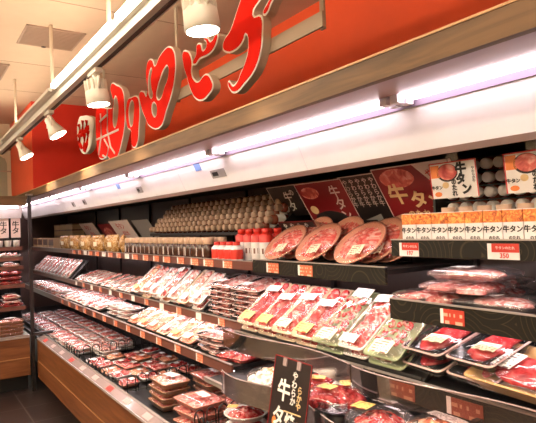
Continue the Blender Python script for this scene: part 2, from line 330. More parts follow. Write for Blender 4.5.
# ------------------------------------------------------------------ hanging sign with brush letters
SY = 1.30
t = thing('sign_bar', 'long greige metal bar hanging before the red wall behind the red letters', 'sign bar', (0, SY, 2.31))
link('crossbar', MB().box(-4.55, -1.585, .045, .055, 0, .062).mesh('bar', M['bar']), t)
for x in (-4.4, -2.955, -1.60):
    link('hanger_strap', MB().box(x-.012, x+.012, .056, .066, -.005, ZC-2.31).mesh('strap', M['bar']), t)
G = [
 ([[(-4.977, 2.568), (-4.81, 2.57), (-4.619, 2.528), (-4.513, 2.472), (-4.544, 2.384), (-4.607, 2.278), (-4.726, 2.237), (-4.884, 2.251), (-4.978, 2.32), (-5.034, 2.442)]], [], 'white rounded sign letter with red strokes, farthest left of the hanging letters'),
 ([[(-4.032, 2.651), (-3.887, 2.626), (-3.756, 2.549), (-3.73, 2.428), (-3.741, 2.305), (-3.828, 2.175), (-3.937, 2.089), (-4.085, 2.094), (-4.175, 2.128), (-4.305, 2.121), (-4.402, 2.167), (-4.439, 2.285), (-4.448, 2.409), (-4.413, 2.546), (-4.264, 2.536), (-4.077, 2.494), (-3.986, 2.499)]], [[(-3.941, 2.545), (-3.886, 2.515), (-3.887, 2.386), (-3.973, 2.327), (-3.984, 2.461)]], 'broad red sign letter with white strokes, second from the left, behind a spot lamp'),
 ([[(-3.674, 2.46), (-3.582, 2.47), (-3.463, 2.441), (-3.436, 2.376), (-3.456, 2.255), (-3.515, 2.121), (-3.612, 2.135), (-3.613, 2.23), (-3.691, 2.278)]], [[(-3.615, 2.43), (-3.556, 2.427), (-3.554, 2.34), (-3.6, 2.271), (-3.645, 2.323)]], 'small narrow red sign letter, third from the left'),
 ([[(-3.258, 2.634), (-3.187, 2.619), (-3.151, 2.572), (-3.084, 2.605), (-2.99, 2.629), (-2.92, 2.625), (-2.862, 2.584), (-2.841, 2.516), (-2.854, 2.437), (-2.909, 2.339), (-2.992, 2.258), (-3.082, 2.177), (-3.274, 2.21), (-3.351, 2.282), (-3.423, 2.391), (-3.435, 2.46), (-3.357, 2.458), (-3.301, 2.419), (-3.308, 2.537), (-3.294, 2.595)]], [[(-2.957, 2.513), (-2.954, 2.462), (-3.015, 2.406), (-3.086, 2.35), (-3.137, 2.373), (-3.118, 2.423), (-3.069, 2.47), (-3.018, 2.507)], [(-3.207, 2.564), (-3.228, 2.509), (-3.222, 2.44), (-3.206, 2.391), (-3.253, 2.401), (-3.271, 2.482), (-3.249, 2.545)], [(-3.217, 2.335), (-3.162, 2.331), (-3.149, 2.272), (-3.185, 2.259)]], 'large looped red sign letter with open middle, fourth from the left'),
 ([[(-2.743, 2.536), (-2.693, 2.534), (-2.648, 2.499), (-2.628, 2.444), (-2.638, 2.395), (-2.601, 2.345), (-2.554, 2.33), (-2.498, 2.347), (-2.458, 2.343), (-2.418, 2.308), (-2.401, 2.262), (-2.45, 2.23), (-2.535, 2.217), (-2.609, 2.246), (-2.657, 2.296), (-2.705, 2.386), (-2.742, 2.462)], [(-2.579, 2.482), (-2.567, 2.525), (-2.52, 2.521), (-2.496, 2.478), (-2.457, 2.496), (-2.486, 2.535), (-2.444, 2.529), (-2.409, 2.499), (-2.333, 2.514), (-2.345, 2.472), (-2.404, 2.438), (-2.464, 2.434), (-2.537, 2.439), (-2.601, 2.424), (-2.623, 2.443)]], [], 'red sign letter with a crescent gap and splayed tip, fifth from the left'),
 ([[(-2.041, 2.649), (-2.107, 2.598), (-2.154, 2.548), (-2.214, 2.488), (-2.274, 2.461), (-2.289, 2.425), (-2.244, 2.388), (-2.188, 2.378), (-2.122, 2.386), (-2.086, 2.408), (-2.073, 2.423), (-2.056, 2.361), (-2.085, 2.304), (-2.13, 2.261), (-2.165, 2.231), (-2.199, 2.222), (-2.247, 2.253), (-2.228, 2.2), (-2.184, 2.179), (-2.092, 2.202), (-2.008, 2.24), (-1.955, 2.3), (-1.931, 2.386), (-1.935, 2.465), (-2.001, 2.496), (-1.94, 2.535), (-1.899, 2.582)], [(-1.925, 2.466), (-1.876, 2.512), (-1.829, 2.55), (-1.804, 2.535), (-1.856, 2.489), (-1.898, 2.456)]], [], 'largest red brush sign letter, rightmost of the hanging letters'),
]
def curve_mesh(polys, ext, off=0., depth_mid=0.):
    cu = bpy.data.curves.new('g', 'CURVE'); cu.dimensions = '2D'; cu.fill_mode = 'BOTH'; cu.extrude = ext; cu.offset = off; cu.resolution_u = 4
    for P in polys:
        sp = cu.splines.new('BEZIER'); sp.bezier_points.add(len(P)-1); sp.use_cyclic_u = True
        for bp_, (x, z) in zip(sp.bezier_points, P):
            bp_.co = (x, z, 0); bp_.handle_left_type = bp_.handle_right_type = 'AUTO'
    o = bpy.data.objects.new('g', cu); COL.objects.link(o); bpy.context.view_layer.update()
    me = bpy.data.meshes.new_from_object(o.evaluated_get(bpy.context.evaluated_depsgraph_get())); bpy.data.objects.remove(o)
    return me
for gi, (outer, holes, lab) in enumerate(G):
    cx = sum(p[0] for p in outer[0])/len(outer[0]); cz = min(p[1] for p in outer[0])
    sh = lambda P: [(x-cx, z-cz) for x, z in P]
    t = thing('sign_letter', lab, 'sign letter', (cx, SY, cz))
    polys = [sh(P) for P in outer+holes]
    m1 = curve_mesh(polys, .020); m1.materials.clear(); m1.materials.append(M['letter_side'])
    link('letter_body', m1, t, (0, .022, 0), (PI/2, 0, 0))
    m2 = curve_mesh(polys, .0015, .0); m2.materials.clear(); m2.materials.append(M['letter_edge'])
    link('white_edge', m2, t, (0, 0, 0), (PI/2, 0, 0))
    m3 = curve_mesh(polys, .0015, -.009); m3.materials.clear(); m3.materials.append(M['letter'] if gi else M['letter_edge'])
    link('letter_face', m3, t, (0, -.0035, 0), (PI/2, 0, 0))
    if gi == 0:   # red strokes painted over the white face
        s = MB()
        for P in ([(-.16, .27), (-.12, .2), (-.17, .12), (-.1, .06)], [(-.03, .29), (-.05, .2), (.02, .15), (-.03, .04)], [(.09, .27), (.07, .2), (.13, .16), (.08, .07), (.0, .02)], [(-.18, .18), (-.05, .17), (.14, .2)]):
            s.tube([(x, -.006, z) for x, z in P], .022, 6)
        link('red_stroke', s.mesh('stroke', M['letter']), t)
    if gi == 1:
        s = MB()
        for P in ([(-.33, .21), (.22, .20)], [(-.20, .40), (-.20, .22), (-.28, .08)], [(-.02, .40), (-.04, .24), (.03, .10), (.12, .04)], [(-.12, .18), (-.02, .10), (-.08, .03), (-.17, .06)], [(-.22, .34), (-.04, .36)]):
            s.tube([(x, -.006, z) for x, z in P], .009, 6)
        link('white_stroke', s.mesh('stroke', M['letter_edge']), t)

# ------------------------------------------------------------------ the long refrigerated case
CX0, CX1 = -8.30, .42
BAYS = [-2.28, -1.38, -.48, .42]
LB = [-8.26, -7.53, -6.78, -5.88, -4.98, -4.08, -3.18, -2.28]
case = thing('refrigerated_case', 'long open refrigerated meat case with wood canopy and wood kick panel', 'refrigerated case', (0, 0, 0))
def part(name, mb, mats, parent=case, lab=None):
    o = link(name, mb.mesh(name, mats), parent)
    if lab: o['label'] = lab
    return o
part('plinth', MB().box(CX0, CX1, 1.16, 2.0, 0, .13), M['black'])
part('kick_panel', MB().box(XE+.02, CX1, 1.04, 1.07, .305, .512), M['kick_wood'], lab='red brown wooden panel')
part('kick_panel', MB().box(XE+.02, CX1, 1.04, 1.07, .135, .290), M['kick_wood'], lab='red brown wooden panel')
part('kick_trim', MB().box(XE+.02, CX1, 1.043, 1.07, .290, .305), M['kick_trim'], lab='bright edge strip')
pr_ = part('price_rail', MB().prof_x([(1.040, .512), (1.098, .542), (1.098, .530), (1.060, .505)], XE+.02, CX1), M['rail_clear'], lab='pale clear sloping plastic price rail')
part('rail_lip', MB().prof_x([(1.034, .508), (1.038, .518), (1.043, .518), (1.043, .508)], XE+.02, CX1), M['edge'], pr_)
part('rail_lip', MB().prof_x([(1.094, .542), (1.101, .550), (1.106, .545), (1.100, .534)], XE+.02, CX1), M['edge'], pr_)
part('deck', MB().box(CX0, CX1, 1.07, 1.96, .46, .498), M['black'], lab='black deck')
part('inner_front', MB().box(CX0, CX1, 1.109, 1.118, .498, .54), M['black'])
part('back_panel', MB().box(CX0, CX1, 1.955, 2.03, .13, 1.97), M['brown_board'], lab='dark back panel')
part('canopy_fascia', MB().box(CX0, CX1, 1.045, 1.070, 1.924, 1.99), M['canopy_wood'], lab='olive brown wooden canopy front')
part('canopy_edge', MB().box(CX0, CX1, 1.042, 1.075, 1.990, 1.996), M['kick_trim'], lab='light upper edge strip')
part('canopy_top', MB().box(CX0, CX1, 1.070, 2.03, 1.965, 1.985), M['black'])
part('canopy_underside', MB().box(CX0, CX1, 1.070, 1.212, 1.924, 1.94), M['mauve'], lab='mauve underside of the canopy')
part('lamp_housing', MB().prof_x([(1.212, 1.945), (1.212, 1.924), (1.218, 1.936), (1.30, 1.936), (1.308, 1.90), (1.316, 1.90), (1.316, 1.945)], CX0, CX1), M['lilac'])
part('air_panel', MB().prof_x([(1.316, 1.900), (1.376, 1.770), (1.386, 1.774), (1.326, 1.904)], CX0, CX1), M['panel'], lab='white sloping inner panel')
part('panel_lip', MB().prof_x([(1.376, 1.7695), (1.392, 1.752), (1.415, 1.754), (1.415, 1.79), (1.384, 1.79)], CX0, CX1), M['lip'], lab='mauve lower lip')
part('upper_cover', MB().box(CX0, CX1, 1.415, 1.955, 1.795, 1.815), M['black'])
part('side_panel', MB().box(CX0, CX0+.03, 1.07, 1.955, .5, 1.92), M['brown_board'])
# lamp tubes, one per bay and a half, with sockets
x = CX0+.05
while x < CX1-.1:
    x2 = min(x+1.17, CX1-.02)
    for ty in (1.236, 1.278):
        o = part('lamp_tube', MB().tube([(x+.03, ty, 1.920), (x2-.03, ty, 1.920)], .007, 10), M['tube'], lab='glowing pink white lamp tube')
        for sx in (x, x2-.03): part('socket', MB().box(sx, sx+.03, ty-.014, ty+.014, 1.903, 1.936), M['socket'], o)
    x += 1.185
for x in (-5.3, -4.1, -2.93, -1.75, -.57):
    part('panel_joint', MB().prof_x([(1.3152, 1.900), (1.3752, 1.770), (1.3762, 1.771), (1.3162, 1.901)], x-.002, x+.002), M['socket'])
def on_panel(x, s):                                # point on the sloping white panel, s from lamp (0) to lip (1)
    return (x, 1.316+.060*s, 1.900-.130*s)
PT = math.atan2(-.130, .060)
for x, s, w, h, m, lab in ((-2.47, .55, .15, .045, 'grey_lab', 'grey data plate on the white canopy panel above the lying bottles'), (-3.62, .55, .10, .045, 'grey_lab', 'small grey data plate on the white canopy panel, second from the right'), (-5.05, .6, .10, .05, 'grey_lab', 'small grey data plate on the far white canopy panel, third from the right'), (-5.45, .6, .10, .05, 'grey_lab', 'small grey data plate nearest the corner post on the canopy panel'), (-2.66, .12, .07, .05, 'blue', 'pale blue sticker at the upper edge of the white canopy panel'), (-4.0, .1, .07, .05, 'blue', 'small blue sticker on the far white canopy panel')):
    t = thing('data_plate' if m == 'grey_lab' else 'sticker', lab, 'label', Vector(on_panel(x, s))+Vector((0, -.0018, -.0008)), (PT, 0, 0))
    link('plate', MB().box(-w/2, w/2, -h/2, h/2, -.0008, .0008).mesh('plate', M[m]), t)
    if m == 'grey_lab': link('dark_field', MB().box(-w*.4, 0, -h*.25, h*.25, -.0014, -.0009).mesh('field', M['ink']), t)

def tagcard(x, y, z, w, h, kind, label, text=None):
    """price card clipped to a shelf front; z is its lower edge"""
    t = thing('price_card', label, 'price card', (x, y, z))
    base = {'white': 'tag_white', 'two': 'tag_white', 'red': 'tag_red', 'dark': 'tag_red_dimmed'}.get(kind, 'tag_orange')
    link('card', MB().box(-w/2, w/2, -.0015, 0, 0, h).mesh('card', M[base]), t)
    if kind == 'two': link('header', MB().box(-w*.36, w/2, -.0022, -.0016, h*.45, h).mesh('header', M['header_red']), t, )['label'] = 'red header strip'
    if kind in ('red', 'orange', 'dark'): link('side_strip', MB().box(-w/2, -w/2+w*.13, -.0022, -.0016, 0, h).mesh('strip', M['tag_white']), t)
    if text:
        lettering(t, text, .004, -.0026, h*.23, h*.42, M['red_ink'], .0004)
        lettering(t, '牛タンのたれ', w*.07, -.0028, h*.72, h*.22, M['white_ink'])
    return t

def shelf(x0, x1, y0, z, fz0, fz1, fm, label_part, thick=.018, lamp=True):
    s = part('shelf', MB().box(x0+.003, x1-.003, y0+.012, 1.955, z-thick, z), M['black'])
    f = part('shelf_fascia', MB().box(x0+.003, x1-.003, y0, y0+.012, fz0, fz1), fm, s, label_part)
    if lamp: part('shelf_fill_lamp', MB().tube([(x0+.04, y0+.035, z-thick-.008), (x1-.04, y0+.035, z-thick-.008)], .006, 8), M['fill_tube'], s, 'added hidden fill light under the shelf')  # added fill light hidden behind the fascia, evens out the goods below
    part('fascia_edge', MB().box(x0+.003, x1-.003, y0-.003, y0+.012, fz1, fz1+.004), M['edge'], f)
    return s
TOPZ, MIDZ, LOWZ, LB_Z = 1.360, 1.040, .872, .850
for a, b in zip(LB, LB[1:]):
    shelf(a, b, 1.42, TOPZ, 1.325, 1.368, M['brown_fascia'], 'red brown shelf front')
    shelf(a, b, 1.42, MIDZ, 1.005, 1.048, M['brown_fascia'], 'red brown shelf front')
    shelf(a, b, 1.28, LOWZ, .83, .880, M['brown_fascia'], 'red brown shelf front')
shelf(-2.28, -1.38, 1.42, 1.372, 1.318, 1.380, M['swirl'], 'black shelf front with gold swirls')
for a, b in ((-1.35, -.48), (-.48, .42)):
    shelf(a, b, 1.42, 1.472, 1.424, 1.480, M['swirl'], 'black shelf front with gold swirls')
    shelf(a, b, 1.40, 1.268, 1.207, 1.276, M['swirl'], 'black shelf front with gold swirls')
for a, b in zip(BAYS, BAYS[1:]):
    shelf(a, b, 1.30, 1.040, .975, 1.044, M['swirl'], 'black shelf front with gold swirls')
    shelf(a, b, 1.13, LB_Z, LB_Z-.014, LB_Z+.004, M['edge'], 'thin bright shelf edge', .012, False)
# bay dividers / uprights
for x in (-6.78, -5.88, -4.98, -4.08, -3.18, -2.28, -1.38, -.48):
    part('upright', MB().box(x-.012, x+.012, 1.935, 1.955, .5, 1.80), M['darkmetal'])
# wavy clear acrylic guards in front of the right-hand shelves
def wavy(x0, x1, y, z0, z1, amp, per, ph, name, label, lean=.0):
    t = thing(name, label, 'shelf guard', (0, 0, 0))
    n = 60; b = MB(); th = .004
    lo = []; 
    for i in range(n+1):
        x = x0+(x1-x0)*i/n; yy = y-amp*math.sin(2*PI*(x-x0)/per+ph)
        lo.append([(x, yy-lean, z1), (x, yy-lean+th, z1), (x, yy+th, z0), (x, yy, z0)])
    for k in range(4):                               # four separate faces of the strip keep its edges crisp
        kk = (k+1) % 4
        v = [p for l in lo for p in (l[k], l[kk])]
        b.add(v, [(2*i, 2*i+1, 2*i+3, 2*i+2) for i in range(n)], 0, True)
    b.add(lo[0], [(0, 1, 2, 3)]); b.add(lo[n], [(3, 2, 1, 0)])
    link('clear_band', b.mesh('band', M['acrylic']), t)
    e = MB(); e.tube([(l[0][0], l[0][1]+.002, l[0][2]+.001) for l in lo], .0028, 6); link('polished_edge', e.mesh('edge', M['rail_clear']), t)
    e = MB()
    for i in (6, n//2, n-6): e.box(lo[i][3][0]-.01, lo[i][3][0]+.01, lo[i][3][1]+.004, y+.052, z0+.004, z0+.012)
    link('bracket', e.mesh('bracket', M['darkmetal']), t)
wavy(-2.27, -1.39, 1.245, .985, 1.066, .028, .90, 0.4, 'acrylic_guard', 'wavy clear acrylic guard below the slanted red meat packs')
wavy(-1.37, -.49, 1.245, .985, 1.066, .030, .90, 0.6, 'acrylic_guard', 'wavy clear acrylic guard below the black trays on the right')
wavy(-.47, .41, 1.245, .985, 1.066, .028, .90, 0.4, 'acrylic_guard', 'wavy clear acrylic guard beyond the right picture edge')
wavy(-2.03, -1.39, 1.095, .855, .945, .028, .60, 0.2, 'acrylic_guard', 'lower wavy clear acrylic guard around the meat bowls')
wavy(-1.37, -.49, 1.095, .855, .935, .028, .60, 0.2, 'acrylic_guard', 'lower wavy clear acrylic guard at the bottom right')

# corner post and end bracket
t = thing('corner_post', 'slim dark steel post standing where the two cases meet', 'post', (XE-.01, 1.005, 0))
link('post', MB().box(-.016, .016, -.016, .016, 0, 1.93).mesh('post', M['darkmetal']), t)
link('post_cap', MB().box(-.035, .035, -.03, .03, 1.93, 1.945).mesh('cap', M['edge']), t)
link('arm', MB().box(.022, .062, .0, .22, .55, .575).mesh('arm', M['darkmetal']), t)

# ------------------------------------------------------------------ end case across the aisle end
EX = XE                                     # its front plane
ec = thing('refrigerated_case', 'refrigerated case across the end of the aisle, left of the corner post', 'refrigerated case', (0, 0, 0))
EY0, EY1 = -2.2, .975
def epart(name, mb, mats, parent=ec, lab=None): return part(name, mb, mats, parent, lab)
epart('plinth', MB().box(XB+.02, EX-.14, EY0, EY1, 0, .14), M['black'])
epart('kick_panel', MB().box(EX-.03, EX, EY0, EY1, .165, .33), M['kick_wood_y'], lab='red brown wooden panel')
epart('kick_panel', MB().box(EX-.03, EX, EY0, EY1, .340, .53), M['kick_wood_y'], lab='red brown wooden panel')
epart('kick_trim', MB().box(EX-.03, EX-.003, EY0, EY1, .33, .34), M['kick_trim'])
epart('deck', MB().box(XB+.02, EX-.03, EY0, EY1, .47, .505), M['black'])
epart('rail', MB().box(EX-.05, EX+.006, EY0, EY1, .53, .555), M['edge'])
epart('back_panel', MB().box(XB+.02, XB+.10, EY0, EY1, .14, 1.80), M['black'])
epart('canopy_fascia', MB().box(EX-.03, EX, EY0, EY1, 1.835, 1.926), M['canopy_wood_y'], lab='olive brown wooden canopy front')
epart('canopy_underside', MB().box(EX-.22, EX-.03, EY0, EY1, 1.835, 1.85), M['mauve'])
epart('canopy_top', MB().box(XB+.02, EX-.03, EY0, EY1, 1.90, 1.92), M['black'])
epart('air_panel', MB().add([(EX-.22, EY0, 1.84), (EX-.22, EY1, 1.84), (EX-.30, EY1, 1.715), (EX-.30, EY0, 1.715), (EX-.23, EY0, 1.845), (EX-.23, EY1, 1.845), (EX-.31, EY1, 1.72), (EX-.31, EY0, 1.72)], [(0, 1, 2, 3), (7, 6, 5, 4), (0, 4, 5, 1), (3, 2, 6, 7), (0, 3, 7, 4), (1, 5, 6, 2)]), M['panel'], lab='white inner panel')
epart('lamp_tube', MB().tube([(EX-.15, EY0+.05, 1.822), (EX-.15, EY1-.05, 1.822)], .011, 10), M['tube'], lab='glowing lamp tube')
epart('end_side', MB().box(XB+.02, EX-.45, EY1, EY1+.008, .14, 1.90), M['darkmetal'])
for z, xf in ((1.42, EX-.30), (1.315, EX-.27), (1.225, EX-.25), (1.045, EX-.20), (.825, EX-.16)):
    s = epart('shelf', MB().box(XB+.10, xf, EY0, EY1, z-.016, z), M['black'])
    epart('shelf_fill_lamp', MB().tube([(xf-.02, EY0+.05, z-.024), (xf-.02, EY1-.05, z-.024)], .006, 8), M['fill_tube'], s, 'added hidden fill light under the shelf')  # added fill light, unseen, to brighten the end-case goods
    epart('shelf_fascia', MB().box(xf, xf+.01, EY0, EY1, z-.036, z+.004), M['brown_fascia'], s)

# ------------------------------------------------------------------ meat packs
def rr(w, l, r, n=4, z=0., e=2):
    P = []
    for cx, cy, a0 in ((w/2-r, l/2-r, 0), (-w/2+r, l/2-r, PI/2), (-w/2+r, -l/2+r, PI), (w/2-r, -l/2+r, 3*PI/2)):
        for i in range(n): a = a0+PI/2*i/(n-1); P.append((cx+r*math.cos(a), cy+r*math.sin(a), z))
    Q = []
    for i, p in enumerate(P):
        Q.append(p)
        if i % n == n-1:
            q = P[(i+1) % len(P)]
            for k in range(1, e+1): Q.append(tuple(p[j]+(q[j]-p[j])*k/(e+1) for j in range(3)))
    return Q
def ring(r, n=28, z=0.): return [(r*math.cos(2*PI*i/n), r*math.sin(2*PI*i/n), z) for i in range(n)]
def tray_mb(w, l, h, r=.02, slope=.84, ribs=False):
    b = MB()
    L = [rr(w*slope, l*slope, r*.8, 4, 0), rr(w-.004, l-.004, r, 4, h-.004), rr(w+.004, l+.004, r, 4, h-.003), rr(w+.004, l+.004, r, 4, h), rr(w-.012, l-.012, r, 4, h), rr(w*slope-.01, l*slope-.01, r*.7, 4, .004)]
    if ribs:
        for k in (1, 5):
            L[k] = [(x*(1+.01*(-1)**i), y*(1+.01*(-1)**i), z) for i, (x, y, z) in enumerate(L[k])]
    b.loft(L); return b
def round_tray_mb(r, h, slope=.75):
    return MB().loft([ring(r*slope), ring(r-.002, 28, h-.004), ring(r+.003, 28, h-.003), ring(r+.003, 28, h), ring(r-.006, 28, h), ring(r*slope-.004, 28, .004)])
def slice_mb(b, cx, cy, cz, rx, ry, tilt, th, seed, yaw=0., bend=.3):
    rnd = random.Random(seed); n = 12; loopsT = []; loopsB = []
    mm = Matrix.Translation((cx, cy, cz)) @ Matrix.Rotation(yaw, 4, 'Z') @ Matrix.Rotation(tilt, 4, 'X')
    def pt(r, i, s):
        a = 2*PI*i/n; rad = r*(1+.16*noise.noise((math.cos(a)*1.3+seed*3.1, math.sin(a)*1.3, seed*.7)))
        # squared ellipse
        ca, sa = math.cos(a), math.sin(a); q = (abs(ca)**3+abs(sa)**3)**(-1/3)
        x, y = rx*rad*ca*q, ry*rad*sa*q
        z = bend*(x*x)/(rx)*-.4+.10*ry*noise.noise((x*40, y*40, seed*5.3))+s*th*(1 if r < .95 else .3)
        return (x, y, z)
    L = [[pt(.35, i, -1) for i in range(n)], [pt(1, i, -.6) for i in range(n)], [pt(1.0, i, .5) for i in range(n)], [pt(.85, i, 1) for i in range(n)], [pt(.4, i, 1.25) for i in range(n)]]
    b.loft(L, 0, True, True, True, mm)
def shingles(w, l, h, cols, k, seed, tilt=.35, th=.004, jitter=.1):
    b = MB(); rnd = random.Random(seed)
    cw = w/cols
    for c in range(cols):
        for i in range(k):
            y = -l/2+l*(i+.5)/k
            slice_mb(b, -w/2+cw*(c+.5)+rnd.uniform(-.05, .05)*cw, y, h+rnd.uniform(0, .004), cw*.46, l/k*(.95), tilt+rnd.uniform(-jitter, jitter), th, seed*31+c*17+i, rnd.uniform(-.12, .12))
    return b
def lump(w, l, h, z, seed, n=18, m=9, amp=.18):
    b = MB(); L = []
    for j in range(m):
        ph = -PI/2+PI*(j+.5)/m
        row = []
        for i in range(n):
            a = 2*PI*i/n; q = (abs(math.cos(a))**2.6+abs(math.sin(a))**2.6)**(-1/2.6)
            x, y, zz = w/2*math.cos(a)*math.cos(ph)*q, l/2*math.sin(a)*math.cos(ph)*q, h/2*math.sin(ph)
            d = 1+amp*noise.noise((x*22+seed*4, y*22, zz*22))
            row.append((x*d, y*d, z+h/2+zz*d))
        L.append(row)
    b.loft(L); return b
def cubes(w, l, h, z, k, seed, s=.016, rnd_=True):
    b = MB(); rnd = random.Random(seed)
    for i in range(k):
        if rnd_: a, r = rnd.uniform(0, 2*PI), math.sqrt(rnd.random()); x, y = w/2*r*math.cos(a), l/2*r*math.sin(a)
        else: x, y, r = rnd.uniform(-w/2, w/2), rnd.uniform(-l/2, l/2), .6
        hh = h*(1-r*r*.7)*rnd.uniform(.5, 1)
        mm = Matrix.Translation((x, y, z+hh)) @ Euler((rnd.uniform(0, 3), rnd.uniform(0, 3), rnd.uniform(0, 3))).to_matrix().to_4x4()
        sz = s*rnd.uniform(.75, 1.25)
        L = [[(p[0]*f, p[1]*f, zz*sz) for p in rr(sz*2, sz*1.5, sz*.4, 3, 0, 0)] for f, zz in ((.55, -.75), (.95, -.5), (1, 0), (.95, .5), (.55, .75))]
        b.loft(L, 0, True, True, True, mm)
    return b
def curls(w, l, z, k, seed, r=.016, tr=.006):
    b = MB(); rnd = random.Random(seed)
    nx = max(2, int(w/(r*2.1))); ny = max(2, int(l/(r*2.1)))
    for i in range(nx):
        for j in range(ny):
            cx, cy = -w/2+w*(i+.5)/nx, -l/2+l*(j+.5)/ny; a0 = rnd.uniform(0, 6); R = r*rnd.uniform(.8, 1.15)
            pts = [(cx+R*(1-.07*t_)*math.cos(a0+t_*.7), cy+R*(1-.07*t_)*math.sin(a0+t_*.7), z+.002*t_+rnd.uniform(0, .004)) for t_ in range(10)]
            b.tube(pts, tr, 6)
    return b
def radial(r, z, k, seed, tilt=.3):
    b = MB()
    for ringr, kk, sx in ((r*.70, k, .30), (r*.34, max(5, k//2), .30)):
        for i in range(kk):
            a = 2*PI*i/kk
            slice_mb(b, ringr*math.cos(a), ringr*math.sin(a), z+(0 if ringr > r*.5 else .006), r*.17*(14/k), r*sx, -tilt, .003, seed+i, a-PI/2)
    return b
def film_mb(w, l, h, crown, r=.02, seed=1, flat=.55):
    b = MB()
    def wr(L, amt): return [(x, y, z+amt*noise.noise((x*45+seed, y*45, seed*2.3))) for x, y, z in L]
    L = [rr(w+.006, l+.006, r, 4, h*.45, 3), rr(w+.008, l+.008, r, 4, h+.001, 3), rr(w+.002, l+.002, r, 4, h+.004, 3), wr(rr(w*.86, l*.9, r, 4, h+crown*.7+.003, 3), .004), wr(rr(w*.62, l*.72, r*.8, 4, h+crown+.004, 3), .003), wr(rr(w*.25, l*.35, r*.4, 4, h+crown+.005, 3), .003)]
    b.loft(L, 0, False, True); return b
def round_film_mb(r, h, crown, seed=1):
    def wr(L, amt): return [(x, y, z+amt*noise.noise((x*40+seed, y*40, seed*2.3))) for x, y, z in L]
    return MB().loft([ring(r+.004, 28, h*.5), ring(r+.005, 28, h+.001), ring(r, 28, h+.004), wr(ring(r*.85, 28, h+crown*.8+.003), .004), wr(ring(r*.5, 28, h+crown+.005), .004), wr(ring(r*.15, 28, h+crown+.005), .002)], 0, False, True)
def stick_mb(w, l): return MB().box(-w/2, w/2, -l/2, l/2, 0, .0008)

KIND = {}
def defkind(k, *parts): KIND[k] = parts       # parts: (name, mesh, label, loc, rot)
def P_(name, mb, mat, lab=None, loc=(0, 0, 0), rot=(0, 0, 0)): return (name, mb.mesh(name, M[mat]), lab, loc, rot)
def packkind(k, w, l, h, tray, meatmb, meatm, crown, stickers=(), film='film', tlab=None, ribs=False, slope=.84, extra=()):
    parts = [P_('tray', tray_mb(w, l, h, .02, slope, ribs), tray, tlab), P_('meat', meatmb, meatm)]
    parts += list(extra)
    if tray == 'black_tray': parts.append(P_('rim', MB().loft([rr(w+.007, l+.007, .02, 4, h-.002), rr(w+.007, l+.007, .02, 4, h+.0012), rr(w-.004, l-.004, .02, 4, h+.0012)], 0, False, False), 'pale_rim', 'pale rim'))
    parts.append(P_('clear_film', film_mb(w, l, h, crown, .02, len(KIND)+1), film, 'clear film'))
    for (sx, sy, sw, sl, sm, rz) in stickers:
        parts.append(P_('sticker', stick_mb(sw, sl), sm, None, (sx, sy, h+crown+.0075-max(0, abs(sy)/l-.3)*crown*1.6), (0, 0, rz)))
    KIND[k] = parts
for v in range(3):
    packkind('pale%d' % v, .155, .25, .020, 'white_tray', shingles(.135, .23, .012, 1+v % 2, 7, 3+v), ('pale', 'pork', 'pale')[v], .012, [((-.02, .03, -.01)[v], -.075, .075, .05, 'sticker', (0, .1, -.08)[v])])
    packkind('strip%d' % v, .145, .29, .018, 'cream_tray', shingles(.125, .25, .012, 2 - v % 2, 8, 13+v), ('beef', 'marbled', 'lean')[v], .012, [(-.005, -.105, .09, .05, ('yellow', 'cream', 'yellow')[v], 0), (.005, .04+.02*v, .10, .04, 'sticker', .05)])
    packkind('salmon%d' % v, .15, .28, .018, ('pink_tray', 'cream_tray', 'white_tray')[v], shingles(.13, .25, .012, 1, 7, 23+v, .25), ('salmon', 'pale', 'salmon')[v], .010, [((-.01, .01, .0)[v], -.10, .08, .045, ('cream', 'sticker', 'yellow')[v], 0)])
    packkind('small%d' % v, .155, .125, .022, ('white_tray', 'brown_tray', 'pink_tray')[v], shingles(.125, .10, .018, 2, 4, 33+v), ('beef', 'salmon', 'marbled')[v], .012, [(.02, .02*(v-1), .05, .035, 'sticker', .1*v)])
packkind('black', .26, .22, .024, 'black_tray', shingles(.23, .19, .014, 2, 6, 41), 'pork', .010, [(.03, .06, .07, .05, 'sticker', .1)], tlab='black tray')
packkind('black_pale', .26, .22, .024, 'black_tray', shingles(.23, .19, .014, 2, 6, 43), 'pale', .012, [(-.03, -.06, .07, .05, 'sticker', .1)], tlab='black tray')
packkind('fillet', .17, .25, .030, 'black_tray', lump(.105, .20, .036, .006, 4), 'lean', .010, [(-.005, .085, .085, .05, 'sticker', .12), (.02, -.06, .075, .05, 'cream', .1)], tlab='black tray')
packkind('fillet_b', .17, .25, .030, 'black_tray', lump(.10, .20, .036, .006, 9, amp=.3), 'lean', .010, [(.0, .085, .085, .05, 'sticker', .08), (.02, -.055, .075, .045, 'cream', .05)], tlab='black tray')
packkind('gold', .30, .20, .045, 'gold_tray', lump(.20, .12, .045, .008, 15), 'lean', .006, [(-.06, .0, .065, .075, 'sticker', -.1)], tlab='ribbed gold tray', ribs=True, slope=.78)
packkind('brown', .23, .17, .034, 'brown_tray', shingles(.19, .13, .026, 2, 5, 51), 'pale', .016, [(.0, .01, .10, .06, 'sticker', .2)], tlab='tan wood-tone tray')
packkind('brownflat', .23, .17, .034, 'brown_tray', shingles(.19, .13, .018, 2, 5, 53), 'pork', .004, [], tlab='tan wood-tone tray')
packkind('pinkround', .24, .19, .030, 'pink_tray', shingles(.20, .15, .022, 2, 5, 55), 'pork', .018, [(.02, .01, .10, .05, 'sticker', -.1)])
packkind('green', .16, .29, .020, 'green_tray', curls(.125, .20, .018, 0, 5), 'marbled', .018, [(.015, .115, .095, .05, 'sticker', .0), (.005, -.115, .085, .055, 'cream', .0)], tlab='pale green tray')
